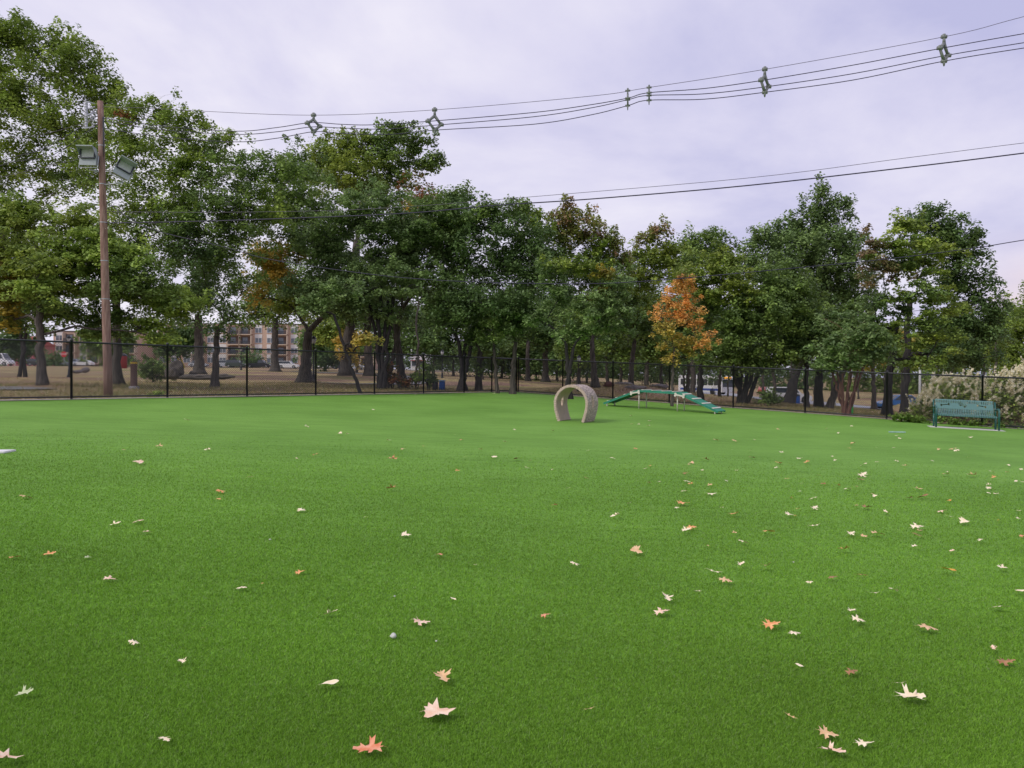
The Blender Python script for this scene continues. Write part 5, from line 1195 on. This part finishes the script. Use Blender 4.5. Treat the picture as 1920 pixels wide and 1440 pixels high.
def leaf(px, py, w, ck='cream', kind=None, label=None, rz=None, v=None, ht=0):
    c = on_turf(px, py); i = len(LEAVES); rg = random.Random(i*7+3); size = w*c[1]/F*1.0
    kind = kind or ('thin' if rg.random() < .15 else ('maple' if rg.random() < .25 else ('oval' if rg.random() < .12 and w < 14 else 'star')))
    v = v if v is not None else rg.randrange(8)
    o = bpy.data.objects.new('fallen_leaf', leaf_for(kind, v, ck)); link(o)
    s = size*(.98 if w > 18 else 1.4); o.scale = (s, s, s*.7)
    o.rotation_euler = (rg.uniform(-.35, .35), rg.uniform(-.3, .3), rz if rz is not None else rg.choice([0, math.pi])+rg.uniform(-.75, .75))
    o.location = (c[0], c[1], c[2]+.03+s*.09)
    LEAVES.append(o)
    if w >= 1 and label: tag(o, label, 'leaf', 'fallen leaves on the turf')
    else:
        side = 'left' if px < 640 else ('middle' if px < 1250 else 'right'); dep = 'far' if py < 900 else ('mid' if py < 1050 else 'near')
        sz = 'tiny' if w < 7 else ('small' if w < 13 else 'medium')
        nm = {'thin': 'twig like', 'maple': 'broad lobed', 'oval': 'oval', 'star': 'lobed'}[kind]
        tag(o, '%s %s %s dry leaf lying on the %s %s of the turf' % (sz, CW[ck], nm, dep, side), 'leaf', '%s %s %s leaves on the %s %s turf' % (sz, CW[ck], nm, dep, side))
    return o
t, c, p, g, b, r, G, y = 'tan', 'cream', 'pink', 'orange', 'brown', 'red', 'green', 'yellow'
BIG = [
 (690,1421,58,r,'star','large red star shaped leaf with curled lobes at the bottom edge',math.pi+.1,0),(825,1351,60,p,'maple','largest pink folded leaf near the bottom centre',.1,3),(831,1284,40,t,'star','tan orange lobed leaf above the large pink folded leaf',-1.2,1),
 (790,1176,34,p,'star','pale pink many lobed leaf just above the grey pebble',.3,5),(620,1160,28,c,'star','cream two pronged leaf left of the pebble',.4,6),(619,1295,34,c,'oval','pale folded pointed leaf at lower left of centre',.4,1),
 (309,1400,30,c,'star','cream leaf like a small bird at the lower left',-.6,2),(47,1313,32,G,'star','pale green five pointed leaf near the left edge',.1,6),(18,1437,48,p,'maple','pink red leaf cut by the bottom left corner',.5,3),
 (381,1188,14,t,None,'small tan leaf upright on the lower left turf',None,None),(251,1215,15,c,None,'small cream leaf, left of the upright tan one',None,None),(341,1252,16,c,None,'small cream leaf, lowest of three on the lower left turf',None,None),
 (1103,1343,28,t,'thin','thin twig like tan leaf alone at bottom centre',0,3),(1023,1162,20,r,'star','small reddish tan curled leaf alone in the middle foreground',0,7),(1242,1157,32,p,'star','long cream pink leaf below the cream bird shaped leaf',.1,4),
 (1251,1131,28,c,'star','cream bird shaped leaf above the long cream pink leaf',-1.5,6),(1447,1181,34,g,'star','orange leaf with two upright lobes',.0,3),(1490,1197,18,c,'star','cream leaf just right of the orange upright leaf',.3,2),
 (1740,1187,38,t,'star','tan winged leaf on the right foreground',-.1,2),(1597,1154,14,c,'star','upper small cream leaf of the pair right of centre',.5,1),(1610,1172,26,c,'star','lower cream leaf of the pair right of centre',-.2,4),
 (1499,1258,11,c,'oval','tiny cream oval leaf right of centre foreground',-.4,2),(1598,1271,26,b,'star','orange brown curled leaf with a pale stem',.2,4),(1688,1293,26,c,'thin','thin pale leaf just above the largest cream leaf',0,1),
 (1710,1321,54,c,'star','largest cream star leaf at the lower right',.1,6),(1483,1357,24,t,'thin','thin forked tan leaf at the lower right',-.5,5),(1553,1390,38,t,'star','tan leaf with two horns above the pink tan leaf',-.2,3),
 (1622,1408,35,c,'star','cream boat shaped leaf right of the horned tan leaf',-.1,3),(1562,1424,46,p,'star','pink tan leaf touching the bottom edge at right',-.5,6),(1876,1147,34,c,'star','cream pink leaf near the right edge, topmost of three',-.2,2),
 (1862,1225,12,p,'star','small pink upright leaf near the right edge',1.2,1),(1886,1251,32,b,'star','cream and brown star leaf at the right edge',-.2,5),(1778,1077,30,y,'oval','long oval leaf with orange and yellow end',-.12,1),
 (1436,1069,22,t,'star','tan five pointed star leaf right of the cream twig leaf',1.3,6),(1340,1081,30,c,'thin','cream branching twig like leaf',-.2,1),(1360,1096,26,t,'star','tan and cream leaf touching the twig like leaf',-.3,2),
 (1618,1086,24,r,'thin','pinkish red narrow leaf in the right middle ground',-.05,2),(1637,1121,24,c,'thin','cream narrow leaf below the pinkish red one',.05,3),(1766,1136,26,c,'thin','cream narrow arched leaf above the tan winged leaf',-.3,5),
 (1561,1090,20,b,'star','brown winged leaf left of the pinkish red leaf',.1,2),(563,1081,20,g,'star','orange brown leaf alone on the left middle turf',.2,3),(453,1111,21,c,'star','cream leaf below left of the orange brown leaf',0,2),
 (207,1095,26,p,'star','pinkish tan pointed leaf on the left foreground',.2,4),(27,1053,20,g,'star','orange tan upright leaf by the left edge',.5,3),(93,1047,22,g,'star','orange tan flat leaf right of the upright one at the left edge',.4,0),
 (216,990,20,c,'star','cream leaf, left of a loose trio on the left turf',.3,6),(259,984,22,p,'star','pinkish leaf, top of a loose trio on the left turf',.1,2),(276,1005,20,p,'star','pinkish folded leaf, lowest of a loose trio on the left turf',-.1,4),
 (49,937,22,t,'star','tan leaf alone near the left edge',.3,7),(1281,949,26,g,'star','orange and cream leaf at the left of the scattered field',.1,3),(1376,969,16,g,'star','orange upright leaf right of the orange and cream one',.4,3),
 (1296,995,20,g,'star','orange leaf resting above a pale one',0,2),(1442,1003,16,g,'star','orange brown arched leaf',.1,4),(1646,1007,25,t,'star','tan arched long leaf in the right middle ground',-.2,4),
 (1719,1010,14,b,'oval','reddish brown rolled leaf under two pale leaves',-.5,0),(1721,994,18,c,'star','cream leaf above the reddish brown rolled leaf',-.1,4),(1525,939,20,c,'thin','long cream leaf in the scattered right field',.1,2),
 (1528,992,21,c,'thin','cream crescent leaf in the scattered right field',-.3,1),(762,1010,13,c,'maple','small cream leaf alone in the middle of the turf',0,3),(1730,937,17,b,'oval','flat brown cream oval leaf far right',0,1),
]
for q in BIG: leaf(*q[:4], kind=q[4], label=q[5], rz=q[6], v=q[7])
SM = [(298,841,10,t),(231,847,6,t),(388,848,8,c),(258,871,14,p),(469,899,11,b),(591,856,12,r),(557,865,6,c),(414,926,13,g),(410,941,8,g),(564,962,14,c),(493,1102,5,g),(166,1053,10,G),(756,845,7,t),(735,865,14,r),(802,875,7,c),(858,887,7,g),(872,861,8,t),(902,846,7,t),(927,860,8,c),(969,864,11,b),(994,868,7,c),(988,881,8,c),(734,921,16,r),(1036,884,4,c),(1103,848,7,c),(1149,863,8,c),(1192,844,6,r),(1119,886,5,c),(1218,877,5,g),(1210,883,5,c),(1100,901,9,b),(1066,920,9,c),(1217,910,7,b),(1237,908,5,c),(1040,953,9,r),(1180,948,6,c),(686,975,6,c),(1153,974,13,c),(994,1034,8,c),(823,1047,10,r),(891,1066,7,c),(1078,1064,14,c),(1195,1041,17,t),(849,1132,11,c),
 (1323,865,10,b),(1296,871,7,t),(1292,874,5,t),(1316,885,5,c),(1381,886,6,c),(1285,891,8,b),(1362,905,8,G),(1288,907,10,c),(1295,912,8,g),(1331,914,7,t),(1313,921,6,c),(1283,925,9,c),(1334,931,14,c),(1269,957,7,c),(1353,957,7,c),(1287,1000,13,c),(1377,1005,7,t),(1394,1022,14,c),(1329,1030,6,t),(1410,861,8,b),(1466,852,7,c),(1460,871,10,g),(1458,881,9,c),(1499,863,10,c),(1512,870,8,g),(1475,902,8,t),(1502,911,8,p),(1536,895,7,c),(1543,912,7,b),(1571,914,6,g),(1566,867,6,c),(1560,859,4,c),(1592,843,6,g),(1606,916,5,b),(1590,921,10,c),(1499,926,5,G),(1485,939,6,g),(1495,959,5,g),(1527,957,14,c),(1480,970,12,c),(1491,972,5,g),(1596,1006,14,c),(1620,1011,9,t),(1636,930,5,t),(1639,935,7,c),(1617,894,16,c),(1614,903,11,b),(1620,874,10,c),(1644,870,7,c),(1681,868,6,c),(1697,877,8,t),(1606,952,5,t),(1627,957,13,b),(1660,966,10,c),(1721,921,11,t),(1706,939,11,b),(1722,1001,10,t),(1719,1031,13,c),(1779,943,6,y),(1766,963,19,p),(1779,974,13,c),(1806,985,14,c),(1785,1039,7,p),(1841,1018,11,c),(1580,1036,16,g),(1390,1065,13,c),(1518,1099,10,c),(1879,1072,14,c),(1675,1114,12,c),(1912,1115,13,c),(1309,1117,10,c),(1787,845,17,t),(1793,847,9,c),(1817,862,9,c),(1760,846,6,t),(1772,893,10,t),(1777,889,6,c),(1816,894,6,c),(1824,895,14,t),(1860,888,7,c),(1863,899,7,g),(1888,889,5,t),(1853,913,7,c),(1854,919,9,c),(1854,929,8,c),(1867,930,8,c),(1905,906,7,c),(1917,908,7,c),(1909,963,7,c),(1908,977,7,c),(1871,981,7,y),(1916,1010,7,r),(1744,852,8,b),(1748,867,5,c),(1676,842,6,c),(1644,842,5,c),(1889,875,6,c),(1915,883,6,c),(1407,848,4,c),(1373,846,4,c),
 (350,790,8,c),(575,803,7,c),(638,817,8,c),(652,817,6,c),(730,829,6,c),(795,840,6,g),(853,818,5,c),(866,828,6,r),(946,831,7,c),(964,809,6,c),(1035,810,7,c),(1183,781,4,c),(1218,791,5,c),(1185,797,4,t),(1197,798,4,c),(1215,800,5,c),(1266,801,4,c),(1253,815,5,c),(1310,792,4,c),(1328,800,5,c),(1343,828,7,t),(1378,829,8,t),(1415,827,4,c),(1458,807,5,t),(1550,806,4,c),(1572,814,4,c),(1598,835,8,t),(1597,801,4,c),(1681,819,5,c),(1820,822,6,c),(1687,824,5,c),(900,741,4,c),(926,739,4,c),(780,741,4,c),(1230,847,4,c),(1048,787,3,c),(700,770,4,c)]
for q in SM: leaf(*q)
